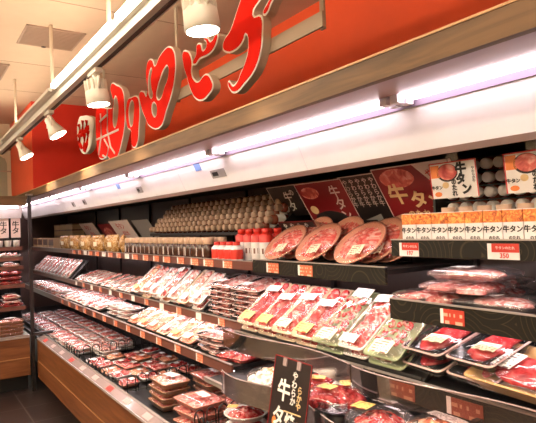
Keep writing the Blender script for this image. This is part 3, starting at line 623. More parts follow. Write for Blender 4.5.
packkind('whitelong', .13, .28, .022, 'white_tray', shingles(.11, .24, .014, 1, 7, 61), 'marbled', .014, [(-.01, -.11, .08, .04, 'sticker', 0), (.0, .10, .07, .04, 'sticker', .1)])
packkind('redpack', .21, .17, .022, 'red_tray', shingles(.18, .14, .016, 2, 4, 65), 'beef', .020, [(.0, -.01, .08, .04, 'sticker', .3)])
packkind('clear', .25, .17, .020, 'lid', shingles(.22, .14, .014, 2, 5, 71), 'pork', .014, [(.02, .0, .07, .06, 'sticker', 0)], 'lid', 'clear plastic tray')
packkind('clear_b', .25, .17, .020, 'lid', lump(.20, .12, .028, .004, 19, amp=.35), 'pale', .012, [(-.03, -.02, .06, .05, 'sticker', 0)], 'lid', 'clear plastic tray')
packkind('roll', .20, .16, .022, 'white_tray', curls(.17, .13, .022, 0, 8, .022, .008), 'pale', .016, [])
packkind('thin', .20, .15, .016, 'white_tray', shingles(.17, .12, .012, 1, 5, 77), 'pale', .010, [(.03, -.03, .06, .04, 'sticker', .1)])
packkind('thin_b', .20, .15, .016, 'white_tray', shingles(.17, .12, .012, 2, 4, 79), 'pork', .010, [(-.03, -.02, .06, .045, 'sticker', -.1)])
for v in range(2):
    KIND['plate%d' % v] = [P_('plate', round_tray_mb(.120, .016), 'plate'), P_('meat', radial(.114, .010, 20, 81+v*30), ('carpaccio', 'carpaccio')[v]), P_('clear_film', round_film_mb(.120, .016, .012, 3+v), 'film', 'clear film'), P_('sticker', stick_mb(.065, .055), 'cream', None, (.045, -.065, .036), (-.0, 0, .15))]
KIND['roundred'] = [P_('tray', round_tray_mb(.105, .03), 'white_tray'), P_('meat', radial(.095, .028, 14, 91, .5), 'beef'), P_('clear_film', round_film_mb(.105, .03, .024, 7), 'film', 'clear film'), P_('sticker', stick_mb(.075, .045), 'sticker', None, (.01, .04, .062), (0, 0, .3)), P_('sticker', stick_mb(.05, .045), 'yellow', None, (-.055, -.03, .060), (0, 0, .2))]
def bowlkind(k, meatmb, mm, extra=()):
    prof = [(.045, 0), (.085, .02), (.105, .055), (.108, .058), (.103, .058), (.083, .024), (.044, .004)]
    KIND[k] = [P_('bowl', MB().lathe(prof, 28), 'lid', 'clear plastic bowl'), P_('meat', meatmb, mm)]+list(extra)+[P_('clear_film', round_film_mb(.105, .060, .022, 9), 'film', 'clear film')]
bowlkind('bowl_red', cubes(.185, .185, .058, .022, 85, 5, .015), 'lean', [P_('sticker', stick_mb(.075, .05), 'sticker', None, (.01, .03, .092), (0, 0, .4)), P_('sticker', stick_mb(.06, .05), 'yellow', None, (-.01, -.035, .091), (0, 0, .1))])
bowlkind('bowl_offal', cubes(.185, .185, .058, .022, 70, 6, .016), 'offal', [P_('garnish', cubes(.05, .05, .012, .072, 6, 2, .008), 'garnish', 'green garnish'), P_('seasoned_meat', cubes(.05, .06, .02, .066, 14, 3, .011), 'salmon', 'orange seasoned pieces')])
bowlkind('bowl_slices', radial(.088, .05, 12, 31, .6), 'beef', [P_('sticker', stick_mb(.06, .06), 'yellow', None, (-.04, -.03, .09), (0, 0, .25)), P_('sticker', stick_mb(.07, .04), 'sticker', None, (-.02, .05, .091), (0, 0, .1))])
bowlkind('bowl_mixed', cubes(.185, .185, .058, .022, 75, 8, .016), 'salmon', [P_('sticker', stick_mb(.12, .045), 'sticker', None, (.0, .03, .092), (0, 0, -.05))])

def pack(k, x, y, z, label, tilt=0., yaw=0., group=None, name='meat_pack', cat='meat pack', roll=0.):
    t = thing(name, label, cat, (x, y, z), (0, 0, 0), group)
    t.rotation_euler = (tilt, roll, yaw)
    for (n, me, lab, loc, rot) in KIND[k]:
        o = link(n, me, t, loc, rot)
        if lab: o['label'] = lab
    return t
def slant(k, x, y0, z0, a, l, label, layer=0, thk=.032, yaw=0., **kw):
    """pack leaning back: its lower front edge at (y0, z0), rising at angle a"""
    d = l/2; n = layer*thk
    return pack(k, x, y0+d*math.cos(a)-n*math.sin(a), z0+d*math.sin(a)+n*math.cos(a), label, a, yaw, **kw)
def riser(x0, x1, y0, z0, a, l, label):
    """black wedge that carries leaning packs"""
    t = thing('display_riser', label, 'riser', ((x0+x1)/2, y0, z0))
    w = (x1-x0)/2; dy, dz = l*math.cos(a), l*math.sin(a)
    b = MB().prof_x([(0, .0), (dy, dz), (dy+.004, dz-.012), (.03, .0)], -w, w)
    link('slope', b.mesh('slope', M['black']), t)
    for x in (-w+.01, 0, w-.01): link('support', MB().box(x-.005, x+.005, dy-.012, dy-.002, 0, dz-.004).mesh('support', M['black']), t)
    b = MB().box(-w, w, -.006, .0, 0, .018); link('stop_lip', b.mesh('lip', M['black']), t)
rj = random.Random(3)

# ---- middle shelf, left of the acrylic guards (board at MIDZ, front edge y=1.42)
a = .50
a = .80
riser(-8.0, -5.96, 1.43, MIDZ, a, .27, 'black slanted riser on the middle shelf beside the corner post')
for i in range(10):
    slant('pale%d' % (i % 3), -7.85+.19*i, 1.432, MIDZ+.006, a, .25, ORD[i]+' pale leaning pack from the far end on the middle shelf behind the post')
a = .30
riser(-5.86, -5.0, 1.44, MIDZ, a, .27, 'black low riser on the middle shelf, first bay right of the post')
for i in range(5):
    slant(('pale1', 'salmon1', 'pale0', 'pale2', 'pale1')[i], -5.76+.165*i, 1.442, MIDZ+.006, a, .25, ORD[i]+' pale pink pack lying low in the first middle-shelf bay right of the post', yaw=rj.uniform(-.05, .05))
riser(-4.96, -4.10, 1.44, MIDZ, a, .27, 'black low riser on the middle shelf, second bay right of the post')
for i in range(5):
    slant(('pale1', 'pale0', 'salmon1', 'pale2', 'pale1')[i], -4.87+.165*i, 1.442, MIDZ+.006, a, .25, ORD[i]+' pale pink pack lying low in the second middle-shelf bay right of the post', yaw=rj.uniform(-.05, .05))
a = .72
riser(-4.05, -2.86, 1.44, MIDZ, a, .30, 'black steep riser under the tall row of pale packs on the middle shelf')
for i in range(7):
    for ly in range(2):
        slant(('pale0', 'salmon1', 'pale2', 'salmon2', 'pale1', 'pale0', 'whitelong')[(i+ly*3) % 7], -3.96+.168*i, 1.445, MIDZ+.008, a, .27, ORD[i]+' steeply leaning pale pack from the left in the tall middle-shelf row, '+LEV[2][ly]+' layer', ly, .038)
for s_, sx in enumerate((-2.71, -2.43)):
    riser(sx-.13, sx+.13, 1.44, MIDZ, .20, .22, 'black low riser under the '+('left' if s_ == 0 else 'right')+' stack of black trays on the middle shelf')
    for ly in range(6):
        slant('black' if ly < 5 else 'black_pale', sx+rj.uniform(-.008, .008), 1.452+.006*ly, MIDZ+.004, .20, .22, LEV[6][ly]+' black tray in the '+('left' if s_ == 0 else 'right')+' stack of trays on the middle shelf', ly, .030, rj.uniform(-.04, .04), cat='meat tray', name='meat_tray')

# ---- low shelf, left part (board LOWZ, front y=1.28)
for i in range(8):
    for ly in range(2):
        pack(('salmon0', 'pale1', 'pale0')[(i+ly) % 3], -7.5+.205*i, 1.43, LOWZ+.001+.032*ly, ORD[i]+' flat pack from the far end on the low shelf behind the post, '+LEV[2][ly]+' layer', 0, .1*math.sin(i*2+ly))
a = .22
riser(-5.86, -4.55, 1.31, LOWZ, a, .27, 'black low riser on the low shelf, first bays right of the post')
for i in range(8):
    slant(('pale1', 'salmon1', 'pale2', 'pale1', 'pale0', 'whitelong', 'pale1', 'pale2')[i], -5.77+.163*i, 1.312, LOWZ+.006, a, .25, ORD[i]+' pink flat pack from the left on the low shelf near the corner post', yaw=rj.uniform(-.06, .06))
for s_, sx in enumerate((-4.33, -4.07)):
    for ly in range(3):
        pack('thin', sx+rj.uniform(-.01, .01), 1.41, LOWZ+.001+.032*ly, LEV[3][ly]+' white pack of the '+('left' if s_ == 0 else 'right')+' short stack on the low shelf', 0, rj.uniform(-.1, .1))
a = .42
riser(-3.86, -2.76, 1.31, LOWZ, a, .29, 'black riser under the salmon-coloured packs on the low shelf')
for i in range(6):
    slant(('salmon0', 'salmon2', 'salmon0', 'salmon1', 'salmon2', 'salmon0')[i], -3.76+.178*i, 1.313, LOWZ+.008, a, .28, ORD[i]+' leaning salmon-coloured pack from the left on the low shelf')
for ly in range(3):
    pack('black_pale', -2.62, 1.43, LOWZ+.001+.034*ly, LEV[3][ly]+' black tray in the low-shelf stack beside the red pack', 0, .12*ly-.1, name='meat_tray', cat='meat tray')
pack('redpack', -2.39, 1.40, LOWZ+.001, 'red meat pack with white sticker at the right end of the low shelf', 0.0, .25)

# ---- acrylic-guard shelf, right bays (board 1.040, front y=1.30)
a = .62; Z3 = 1.040
riser(-2.25, -1.15, 1.325, Z3, a, .30, 'black riser under the leaning red packs behind the acrylic guard')
seq = [('strip2', -2.17, 'narrow red pack with yellow sticker at the left end of the leaning row'), ('strip0', -2.025, 'two-column red beef pack with yellow sticker, second in the leaning row'), ('strip1', -1.88, 'marbled red pack with cream sticker, third in the leaning row'), ('strip0', -1.735, 'red pack, fourth in the leaning row, beside a white-stickered pack'), ('green', -1.59, 'pale green trayed pack with upright white sticker, fifth in the leaning row'), ('whitelong', -1.455, 'white-trayed pink marbled pack, sixth in the leaning row'), ('green', -1.305, 'green-trayed curly red meat pack with cream sticker at the right of the leaning row')]
for i, (k, x, lab) in enumerate(seq):
    for ly in range(2):
        slant(k, x, 1.328, Z3+.008, a, .29, lab if ly else 'pack underneath the '+lab.replace(' in the leaning row', ' of the row').replace(' with yellow sticker', '').replace(' with cream sticker', '').replace(' with upright white sticker', ''), ly, .041)
for s_, (sx, k1, k2) in enumerate(((-1.16, 'fillet', 'black'), (-.985, 'fillet_b', 'black'))):
    for ly in range(2):
        w = 'left' if s_ == 0 else 'right'
        slant(k1, sx+.012, 1.335, Z3+.020+.048*ly, .30, .25, LEV[2][ly]+' black tray with a red meat fillet, '+w+' pair beside the gold tray', 0, name='meat_tray', cat='meat tray', yaw=-.12)
pack('gold', -.83, 1.40, Z3+.055, 'ribbed gold tray of red meat with white sticker at the right picture edge', .36, -.12, name='meat_tray', cat='meat tray')
pack('fillet', -.80, 1.66, Z3+.075, 'black tray of red meat with a sticker behind the gold tray', .2, -.1, name='meat_tray', cat='meat tray')

# ---- shelf R2 (board 1.268): stacked clear packs
for i, (k, x, y, ly, lab) in enumerate((('clear', -1.235, 1.51, 0, 'clear pack of marbled meat at the left end of the clear pack shelf'), ('clear_b', -.98, 1.51, 0, 'clear pack at the bottom of the middle clear stack'), ('clear', -1.11, 1.505, 1, 'clear pack second in the middle clear stack'), ('clear_b', -1.085, 1.52, 2, 'topmost clear pack with a pale sticker in the middle clear stack'), ('clear', -1.16, 1.70, 0, 'lower clear pack in the rear clear stack'), ('clear_b', -1.16, 1.705, 1, 'upper clear pack in the rear clear stack'))):
    pack(k, x, y, 1.2695+.041*ly, lab, 0, rj.uniform(-.12, .12))
pack('fillet_b', -.74, 1.56, 1.2695, 'black tray of red fillet on the clear pack shelf, right of the stack', 0, -.9, name='meat_tray', cat='meat tray')
pack('fillet', -.58, 1.74, 1.2695, 'black tray of red fillet at the right edge of the clear pack shelf', 0, -.8, name='meat_tray', cat='meat tray')

# ---- bowls low behind the lower acrylic guard (board .790)
for k, x, y, z, yw, lab in (('bowl_offal', -1.86, 1.235, .87, .3, 'clear bowl of pale offal with orange meat at the left of the bowls'), ('bowl_red', -1.475, 1.25, .885, .1, 'clear bowl of red cubed meat beside the hanging dark poster'),
        ('bowl_slices', -1.255, 1.235, .87, 0, 'clear bowl of thin red slices with yellow sticker, right of the cubed meat'), ('bowl_mixed', -1.03, 1.25, .885, -.1, 'clear bowl of orange meat under a long white sticker at bottom right'),
        ('bowl_red', -1.66, 1.34, .865, .6, 'clear bowl of red meat behind the hanging dark poster'), ('bowl_red', -.80, 1.25, .87, .9, 'clear bowl of red meat at the far right of the bowls')):
    pack(k, x, y, z, lab, 0, yw, name='meat_bowl', cat='meat bowl')
    st = thing('bowl_stand', 'black ring stand under the '+lab.split(' of ')[0]+' of '+' '.join(lab.split(' of ')[1].split()[:3])+(' behind the poster' if 'behind' in lab else ' at far right' if 'far right' in lab else ''), 'stand', (x, y, LB_Z+.0005))
    link('ring', MB().lathe([(.05, 0), (.05, z-LB_Z-.0005), (.044, z-LB_Z-.0005), (.044, 0)], 20, 0, None, False, False).mesh('ring', M['black']), st)

# ---- bottom deck (z .498)
DZ = .499
far = ['thin', 'thin_b', 'thin', 'thin_b', 'roll']
for i in range(12):
    for j in range(3):
        h = 1+((i+j) % 3 == 0)
        for ly in range(2):
            pack(far[(i*2+j+ly) % 4], -7.2+.215*i+rj.uniform(-.01, .01), 1.23+.185*j, DZ+.032*ly+.008, ORD[i]+' white-wrapped pack from the left in the '+('front', 'middle', 'rear')[j]+' row of the far deck, '+LEV[2][ly]+' layer', .03, rj.uniform(-.12, .12))
for i in range(3):
    for ly in range(2):
        pack('roll', -4.72+.21*(i % 2)+.06*(i//2), 1.36+.17*(i//2), DZ+.03*ly+.02, ('left', 'right', 'rear')[i]+' pack of curled pale meat on the deck before the wire dividers, '+LEV[2][ly]+' layer', .0, rj.uniform(-.1, .1))
for i in range(5):
    for j in range(4):
        pack('small%d' % ((i*2+j) % 3), -4.35+.185*i+rj.uniform(-.012, .012), 1.22+.15*j, DZ+.006+.012*((i+j) % 2), ORD[i]+' small red meat pack from the left in the '+('front', 'second', 'third', 'rear')[j]+' row between the wire dividers', .05, rj.uniform(-.12, .12))
for ly in range(4):
    pack('brown' if ly == 3 else 'brownflat', -3.03+.006*ly, 1.27+rj.uniform(-.006, .006), DZ+.042*ly+.004, LEV[4][ly]+' tan tray in the front stack of four trays on the deck', 0, rj.uniform(-.08, .08), name='meat_tray', cat='meat tray')
for ly in range(4):
    pack('pinkround' if ly == 3 else 'brownflat', -2.95, 1.52, DZ+.042*ly+.004, LEV[4][ly]+' tray in the stack of four pink trays behind the tan trays', 0, rj.uniform(-.1, .1), name='meat_tray', cat='meat tray')
for ly in range(3):
    pack('pinkround', -2.62, 1.27, DZ+.055*ly+.004, LEV[3][ly]+' pink tray in the stack beside the wire fence', 0, .15+rj.uniform(-.1, .1), name='meat_tray', cat='meat tray')
for ly in range(3):
    pack('pinkround', -2.62, 1.53, DZ+.055*ly+.004, LEV[3][ly]+' pink tray in the rear stack under the low shelf', 0, -.1+rj.uniform(-.1, .1), name='meat_tray', cat='meat tray')
for ly in range(3):
    pack('roundred', -2.26, 1.34, DZ+.061*ly+.004, LEV[3][ly]+' round red meat pack in the stack inside the wire fence', 0, .3*ly)
def fence(x0, y0, x1, y1, n, h, label, z=DZ):
    t = thing('wire_divider', label, 'wire divider', (x0, y0, z))
    d = Vector((x1-x0, y1-y0, 0)); b = MB()
    for i in range(n):
        p, q = d*(i+.12)/n, d*(i+.88)/n
        pts = [(p.x, p.y, 0), (p.x, p.y, h*.8)]
        for k in range(1, 6):
            m = p.lerp(q, .5-.5*math.cos(PI*k/6)); pts.append((m.x, m.y, h*.8+h*.2*math.sin(PI*k/6)))
        pts += [(q.x, q.y, h*.8), (q.x, q.y, 0)]
        b.tube(pts, .0035, 5)
    b.tube([(0, 0, .012), (d.x, d.y, .012)], .0035, 5); b.tube([(0, 0, h*.5), (d.x, d.y, h*.5)], .0028, 5)
    link('hoops', b.mesh('hoops', M['wire']), t)
fence(-4.49, 1.15, -4.49, 1.80, 9, .13, 'black hoop wire divider across the deck beside the curled meat packs')
fence(-5.02, 1.135, -4.52, 1.135, 6, .09, 'black wire fence along the deck front before the curled meat packs')
fence(-4.455, 1.135, -3.46, 1.135, 10, .07, 'black wire fence along the deck front before the small red packs')
fence(-3.44, 1.15, -3.44, 1.80, 9, .11, 'black hoop wire divider between small red packs and stacked trays')
fence(-2.44, 1.145, -2.46, 1.62, 7, .15, 'black hoop wire fence left of the round red packs')
fence(-2.42, 1.140, -2.02, 1.140, 7, .15, 'black hoop wire fence along the deck front before the round red packs')

# ------------------------------------------------------------------ top shelf goods
def bottle_mesh(name, h, r, body, cap, label, lab_m=None, n=14):
    b = MB()
    b.lathe([(r*.9, 0), (r, .006), (r, h*.68), (r*.62, h*.80), (r*.42, h*.84)], n, 0)
    b.lathe([(r*.55, h*.82), (r*.58, h*.84), (r*.58, h*.985), (r*.50, h)], n, 1)
    b.lathe([(r+.0006, h*.12), (r+.0008, h*.13), (r+.0008, h*.60), (r+.0006, h*.61)], n, 2, None, False, False)
    return b.mesh(name, [M[body], M[cap], M[label]])
b = MB()
b.lathe([(.036, 0), (.039, .006), (.039, .082), (.034, .090)], 16, 0); b.lathe([(.033, .088), (.036, .090), (.036, .124), (.033, .128)], 16, 1)
A = [-.75+1.5*k/8 for k in range(9)]
b.add([(.0395*math.sin(a_), -.0395*math.cos(a_), z) for z in (.018, .070) for a_ in A], [(k, k+1, k+10, k+9) for k in range(8)], 2, True)
bm1 = b.mesh('dark jar', [M['sauce'], M['cap_beige'], M['bottle_label']])
for j in range(2):
    for i in range(17):
        tag(link('sauce_jar', bm1, None, (-4.22+.0855*i, 1.474+.084*j, TOPZ), (0, 0, rj.uniform(-.9, -.2))), 'small dark sauce jar with beige cap in the double row on the top shelf', 'jar', 'dark jars with beige caps on the top shelf')
bm2 = bottle_mesh('red bottle', .105, .034, 'bottle_white', 'red_label', 'red_label')
for i in range(4):
    tag(link('sauce_bottle', bm2, None, (-2.735+.073*i, 1.470, TOPZ), (0, 0, 0)), 'short red labelled bottle between the dark jars and tall bottles', 'bottle', 'short red bottles on the top shelf')
b = MB(); b.lathe([(.033, 0), (.036, .005), (.036, .10)], 16, 0, None, True, False); b.lathe([(.0362, .10), (.036, .135), (.022, .145)], 16, 1, None, False, False); b.lathe([(.022, .145), (.022, .168), (.018, .172)], 16, 1)
b.lathe([(.0366, .04), (.0368, .042), (.0368, .066), (.0366, .068)], 16, 2, None, False, False)
bm3 = b.mesh('tall bottle', [M['bottle_white'], M['red_label'], M['bottle_label']])
for j in range(2):
    for i in range(4):
        tag(link('dressing_bottle', bm3, None, (-2.60+.082*i, 1.555-.0*i+.075*j, TOPZ+.0005)), 'tall white bottle with red top standing left of the round plates', 'bottle', 'tall white and red bottles on the top shelf')
# sloping bank of lying bottles on a raised black rack
b = MB(); b.lathe([(.029, .12), (.029, .03), (.022, .012)], 14, 0); b.lathe([(.020, .014), (.021, .006), (.021, -.020), (.017, -.025)], 14, 1); b.lathe([(.0294, .045), (.0294, .10)], 14, 2, None, False, False)
bm4 = b.mesh('lying bottle', [M['sauce_red'], M['cap_pale'], M['cap']])
RZ = 1.515
rk = thing('bottle_rack', 'black raised rack carrying the bank of lying bottles', 'rack', (-3.34, 1.64, TOPZ))
link('platform', MB().box(-.86, .86, .0, .31, RZ-TOPZ-.02, RZ-TOPZ).mesh('platform', M['black']), rk)
link('slope', MB().prof_x([(.062, RZ-TOPZ), (.31, RZ-TOPZ+.190), (.31, RZ-TOPZ)], -.86, .86).mesh('slope', M['black']), rk)
for sx in (-.85, 0, .84):
    link('leg', MB().box(sx, sx+.01, .02, .03, 0, RZ-TOPZ-.02).mesh('leg', M['black']), rk); link('leg', MB().box(sx, sx+.01, .28, .29, 0, RZ-TOPZ-.02).mesh('leg', M['black']), rk)
for r_ in range(6):
    for i in range(22):
        x = -4.16+.0765*i+(.038 if r_ % 2 else 0)
        tag(link('sauce_bottle', bm4, None, (x, 1.650+.036*r_, RZ+.030+.034*r_), (-PI/2, 0, 0)), 'small brown bottle lying with its beige cap outwards in the stacked bank', 'bottle', 'bank of lying bottles on the top shelf')
# far left of the top shelf
def pouch_mesh():
    b = MB(); w, h = .21, .155
    L = []
    for k in range(9):
        z = h*k/8; d = .032*math.sin(PI*min(1, max(.04, k/8)))**.7+.001
        L.append([(x, y*d+.002*noise.noise((x*30, z*30, 1)), z) for x, y in ((-w/2, 0), (-w*.35, -1), (0, -1.15), (w*.35, -1), (w/2, 0), (w*.35, 1), (0, 1.15), (-w*.35, 1))])
    b.loft(L); b.box(-.03, .03, -.038, -.036, .05, .09, 1); return b.mesh('pouch', [M['gold_bag'], M['cream']])
pm = pouch_mesh()
for i in range(10):
    tag(link('pouch', pm, None, (-6.47+.218*i, 1.50+.02*(i % 2), TOPZ), (0.0, 0, .25*(-1)**i)), ORD[i]+' golden printed pouch from the left on the top shelf', 'pouch')
for i in range(4):
    t = thing('display_carton', ORD[i]+' tan open-front carton from the corner on the top shelf', 'carton', (-7.85+.32*i, 1.47, TOPZ))
    b = MB().box(-.14, .14, -.04, .06, 0, .125); link('box', b.mesh('box', M['beige_box']), t)
    link('front_print', MB().box(-.12, .12, -.0415, -.0402, .04, .11).mesh('print', M['brown_fascia']), t)
for i in range(3):
    for k in range(4):
        t = thing('packet_row', LEV[4][k]+' tan carton in the '+ORD[i]+' back stack on the top shelf corner', 'carton', (-7.75+.34*i, 1.76, TOPZ+.075*k))
        link('carton', MB().box(-.16, .16, -.07, .07, .0, .06).mesh('carton', M['beige_box']), t)
        link('lid_band', MB().box(-.161, .161, -.072, .071, .06, .074).mesh('band', M['brown_fascia']), t)
def card(label, cat, name, w, h, loc, tilt, matn, yaw=0., border=None):
    t = thing(name, label, cat, loc, (tilt, 0, yaw))
    link('sheet', MB().box(-w/2, w/2, -.0015, .0015, 0, h).mesh('sheet', M[matn]), t)
    if border:
        b = MB(); e = .004
        b.box(-w/2, w/2, -.0022, -.0014, h-e, h); b.box(-w/2, -w/2+e, -.0022, -.0014, 0, h); b.box(w/2-e, w/2, -.0022, -.0014, 0, h)
        link('border', b.mesh('border', M[border]), t)
    return t
def patch(t, name, poly, m, d=1):
    return link(name, MB().prism(poly, -.0016-.0006*d, -.0015-.0006*(d-1)).mesh(name, M[m]), t)
def ell(cx, cz, rx, rz, n=20, seed=None):
    return [(cx+rx*math.cos(-2*PI*i/n)*(1 if seed is None else 1+.12*noise.noise((i*.9, seed, 0))), cz+rz*math.sin(-2*PI*i/n)) for i in range(n)]
TL = .58      # top edges lean out towards the aisle
# whitish posters at the left
for i, (x, lab) in enumerate(((-6.25, 'pale poster card with red writing, left of the two above the golden pouches'), (-5.12, 'pale poster card with red writing, right of the two above the golden pouches'))):
    t = card(lab, 'poster', 'poster_card', .56, .27, (x, 1.82, TOPZ+.06), TL, 'poster_pink', border='grey_card')
    lettering(t, '牛タン', -.02, -.0028, .20, .075, M['red_ink'], .001)
    lettering(t, 'のたれ', .02, -.0028, .12, .06, M['red_ink'], .001)
t = card('grey plastic divider sheet left of the lying bottle bank', 'divider', 'divider_sheet', .40, .27, (-4.58, 1.84, TOPZ+.05), TL, 'grey_card')
t = card('dark red card with a meat picture between the two pale poster cards', 'poster', 'poster_card', .42, .24, (-5.68, 1.84, TOPZ+.06), TL, 'poster_red')
patch(t, 'photo', ell(0, .12, .15, .08), 'photo_meat')
# black and red posters behind the plates
Z2 = 1.372
t = card('black poster with white brush writing, leftmost behind the round plates', 'poster', 'poster_card', .36, .20, (-2.42, 1.84, Z2+.225), TL, 'poster_black', border='poster_pink')
lettering(t, vert('牛タ'), -.02, -.0028, .09, .07, M['white_ink'], .0012); lettering(t, vert('やわらか'), .10, -.0028, .10, .038, M['white_ink'], .0004); lettering(t, 'の', .03, -.0028, .15, .045, M['white_ink'], .0006)
t = card('dark red poster with a meat photograph, second from the left behind the plates', 'poster', 'poster_card', .36, .36, (-2.06, 1.86, Z2+.08), TL, 'poster_red', border='poster_pink')
patch(t, 'photo', ell(-.09, .30, .07, .035, 20, 1), 'photo_meat'); patch(t, 'photo', ell(-.02, .10, .15, .09, 22, 2), 'photo_dark'); patch(t, 'photo', ell(-.12, .20, .03, .025, 14), 'gold_ink', 2)
lettering(t, vert('牛タン'), .10, -.0034, .22, .075, M['poster_pink'], .001)
t = card('small dark poster with rows of white writing below the leftmost black poster', 'poster', 'poster_card', .30, .17, (-2.22, 1.74, Z2+.05), TL, 'poster_black', border='poster_red')
for k in range(4): lettering(t, vert('やわらか'), -.1+.06*k, -.0028, .09, .036, M['white_ink'], .0003)
t = card('large black poster with vertical white writing behind the middle plate', 'poster', 'poster_card', .38, .36, (-1.71, 1.86, Z2+.085), TL, 'poster_black', border='poster_pink')
lettering(t, vert('牛タン'), .11, -.0028, .235, .085, M['white_ink'], .0014)
for k in range(5): lettering(t, vert('やわらか牛'), -.155+.042*k, -.0028, .265, .033, M['poster_pink'], .0003)
patch(t, 'photo', [(-.15, .05), (-.12, .12), (.0, .13), (.03, .05)], 'photo_dark'); patch(t, 'photo', [(-.02, .05), (.0, .12), (.1, .14), (.16, .10), (.17, .02)], 'poster_red'); patch(t, 'photo', [(-.14, .12), (-.03, .15), (-.02, .02), (-.05, .02), (-.07, .12)], 'grey_card', 2)
t = card('large red poster with gold beef tongue writing beside the sauce cartons', 'poster', 'poster_card', .40, .38, (-1.43, 1.82, Z2+.075), TL, 'poster_red', border='poster_pink')
patch(t, 'corner_field', [(.02, .376), (.198, .376), (.198, .17), (.13, .22)], 'poster_pink')
patch(t, 'photo', ell(-.085, .325, .09, .045, 20, 3), 'photo_meat')
lettering(t, '牛', -.115, -.0032, .245, .10, M['gold_ink'], .003); lettering(t, 'タ', -.02, -.0036, .215, .085, M['gold_ink'], .003); lettering(t, 'ン', .06, -.0040, .20, .075, M['gold_ink'], .003); lettering(t, 'のたれ', -.05, -.0032, .15, .04, M['gold_ink'], .001)
lettering(t, vert('やわ'), .085, -.0036, .31, .04, M['red_ink'], .0006); lettering(t, vert('らか'), .13, -.0036, .31, .04, M['red_ink'], .0006)
lettering(t, '牛タン', .13, -.0036, .245, .032, M['red_ink'], .0006)

# round plates leaning upright on the swirl shelf
PX = [(-2.15, 1.450, .70, 0, 'front round plate of fanned meat at the left, before two others'), (-2.12, 1.530, .80, 1, 'second round plate of the left trio of leaning plates'), (-2.08, 1.60, .95, 0, 'rear round plate of the left trio of leaning plates'),
      (-1.895, 1.450, .72, 1, 'front round plate of fanned meat in the middle of the shelf'), (-1.845, 1.57, .90, 0, 'rear round plate behind the middle front plate'),
      (-1.625, 1.450, .72, 0, 'largest looking front round plate at the right end of the plates'), (-1.585, 1.525, .80, 1, 'second round plate behind the right front plate'), (-1.545, 1.59, .90, 0, 'rear round plate at the right end near the red poster')]
for i, (x, y, aa, v, lab) in enumerate(PX):
    pack('plate%d' % v, x, y+.120*math.cos(aa), Z2+.120*math.sin(aa)+.004, lab, aa, 0, name='meat_plate', cat='meat plate')
for i, x in enumerate((-2.13, -1.84, -1.55)):
    t = thing('plate_stand', ('left', 'middle', 'right')[i]+' black wire easel holding up the round plates', 'plate stand', (x, 1.50, Z2))
    b = MB()
    for sx in (-.03, .03): b.tube([(sx, -.04, .004), (sx, .22, .004), (sx, .17, .13)], .003, 5)
    b.tube([(-.03, .22, .004), (.03, .22, .004)], .003, 5)
    link('wire', b.mesh('wire', M['wire']), t)

# sauce cartons on the raised right shelf
Z1 = 1.472
for i in range(12):
    t = thing('sauce_carton', (ORD[i] + ' white and orange sauce carton from the left in the front row'), 'carton', (-1.285+.0645*i, 1.475, Z1))
    w, h = .061, .098
    link('box', MB().box(-w/2, w/2, -.03, .03, 0, h).mesh('box', M['box_white']), t)
    link('food_print', MB().box(-w/2-.0004, w/2+.0004, -.0308, .0304, h*.62, h-.002).mesh('print', M['box_orange']), t)['label'] = 'orange food picture band'
    lettering(t, '牛タン', 0, -.0312, h*.40, .021, M['ink'], .0007); lettering(t, 'のたれ', .004, -.0312, h*.15, .012, M['ink'], .0003)
for i in range(9):
    tag(link('sauce_pouch', MB().loft([[(x*.055, y*.03+0, z) for x, y in ((-.5, 0), (-.3, -.5), (.3, -.5), (.5, 0), (.3, .5), (-.3, .5))] for z in (0, .06, .115)]).mesh('p', M['cap_beige']), None, (-1.20+.07*i, 1.55, Z1)), ORD[i]+' beige pouch from the left standing behind the sauce cartons', 'pouch')
# lying bottles behind, white caps towards the aisle
b = MB(); b.lathe([(.024, .13), (.024, .014), (.020, .004)], 14, 0); b.lathe([(.0185, .006), (.0195, -.002), (.0195, -.022), (.017, -.025)], 14, 1); b.lathe([(.0243, .04), (.0243, .10)], 14, 2, None, False, False)
bm5 = b.mesh('lying bottle', [M['sauce_red'], M['cap'], M['red_label']])
rk = thing('bottle_rack', 'black rack behind the sauce cartons carrying white capped bottles', 'rack', (-.85, 1.62, Z1))
b = MB()
for r_ in range(5): b.box(-.46, .46, .03*r_, .03*r_+.14, .036+.0525*r_-.003, .036+.0525*r_)
b.box(-.46, .46, .25, .27, 0, .24); b.box(-.47, -.46, 0, .27, 0, .27)
link('steps', b.mesh('steps', M['black']), rk)
for r_ in range(5):
    for i in range(17):
        tag(link('sauce_bottle', bm5, None, (-1.28+.053*i+(.0265 if r_ % 2 else 0), 1.632+.03*r_, Z1+.036+.0248+.0525*r_), (-PI/2, 0, 0)), 'reddish bottle lying with its white cap outwards behind the sauce cartons', 'bottle', 'white capped bottles lying on the rack behind the sauce cartons')
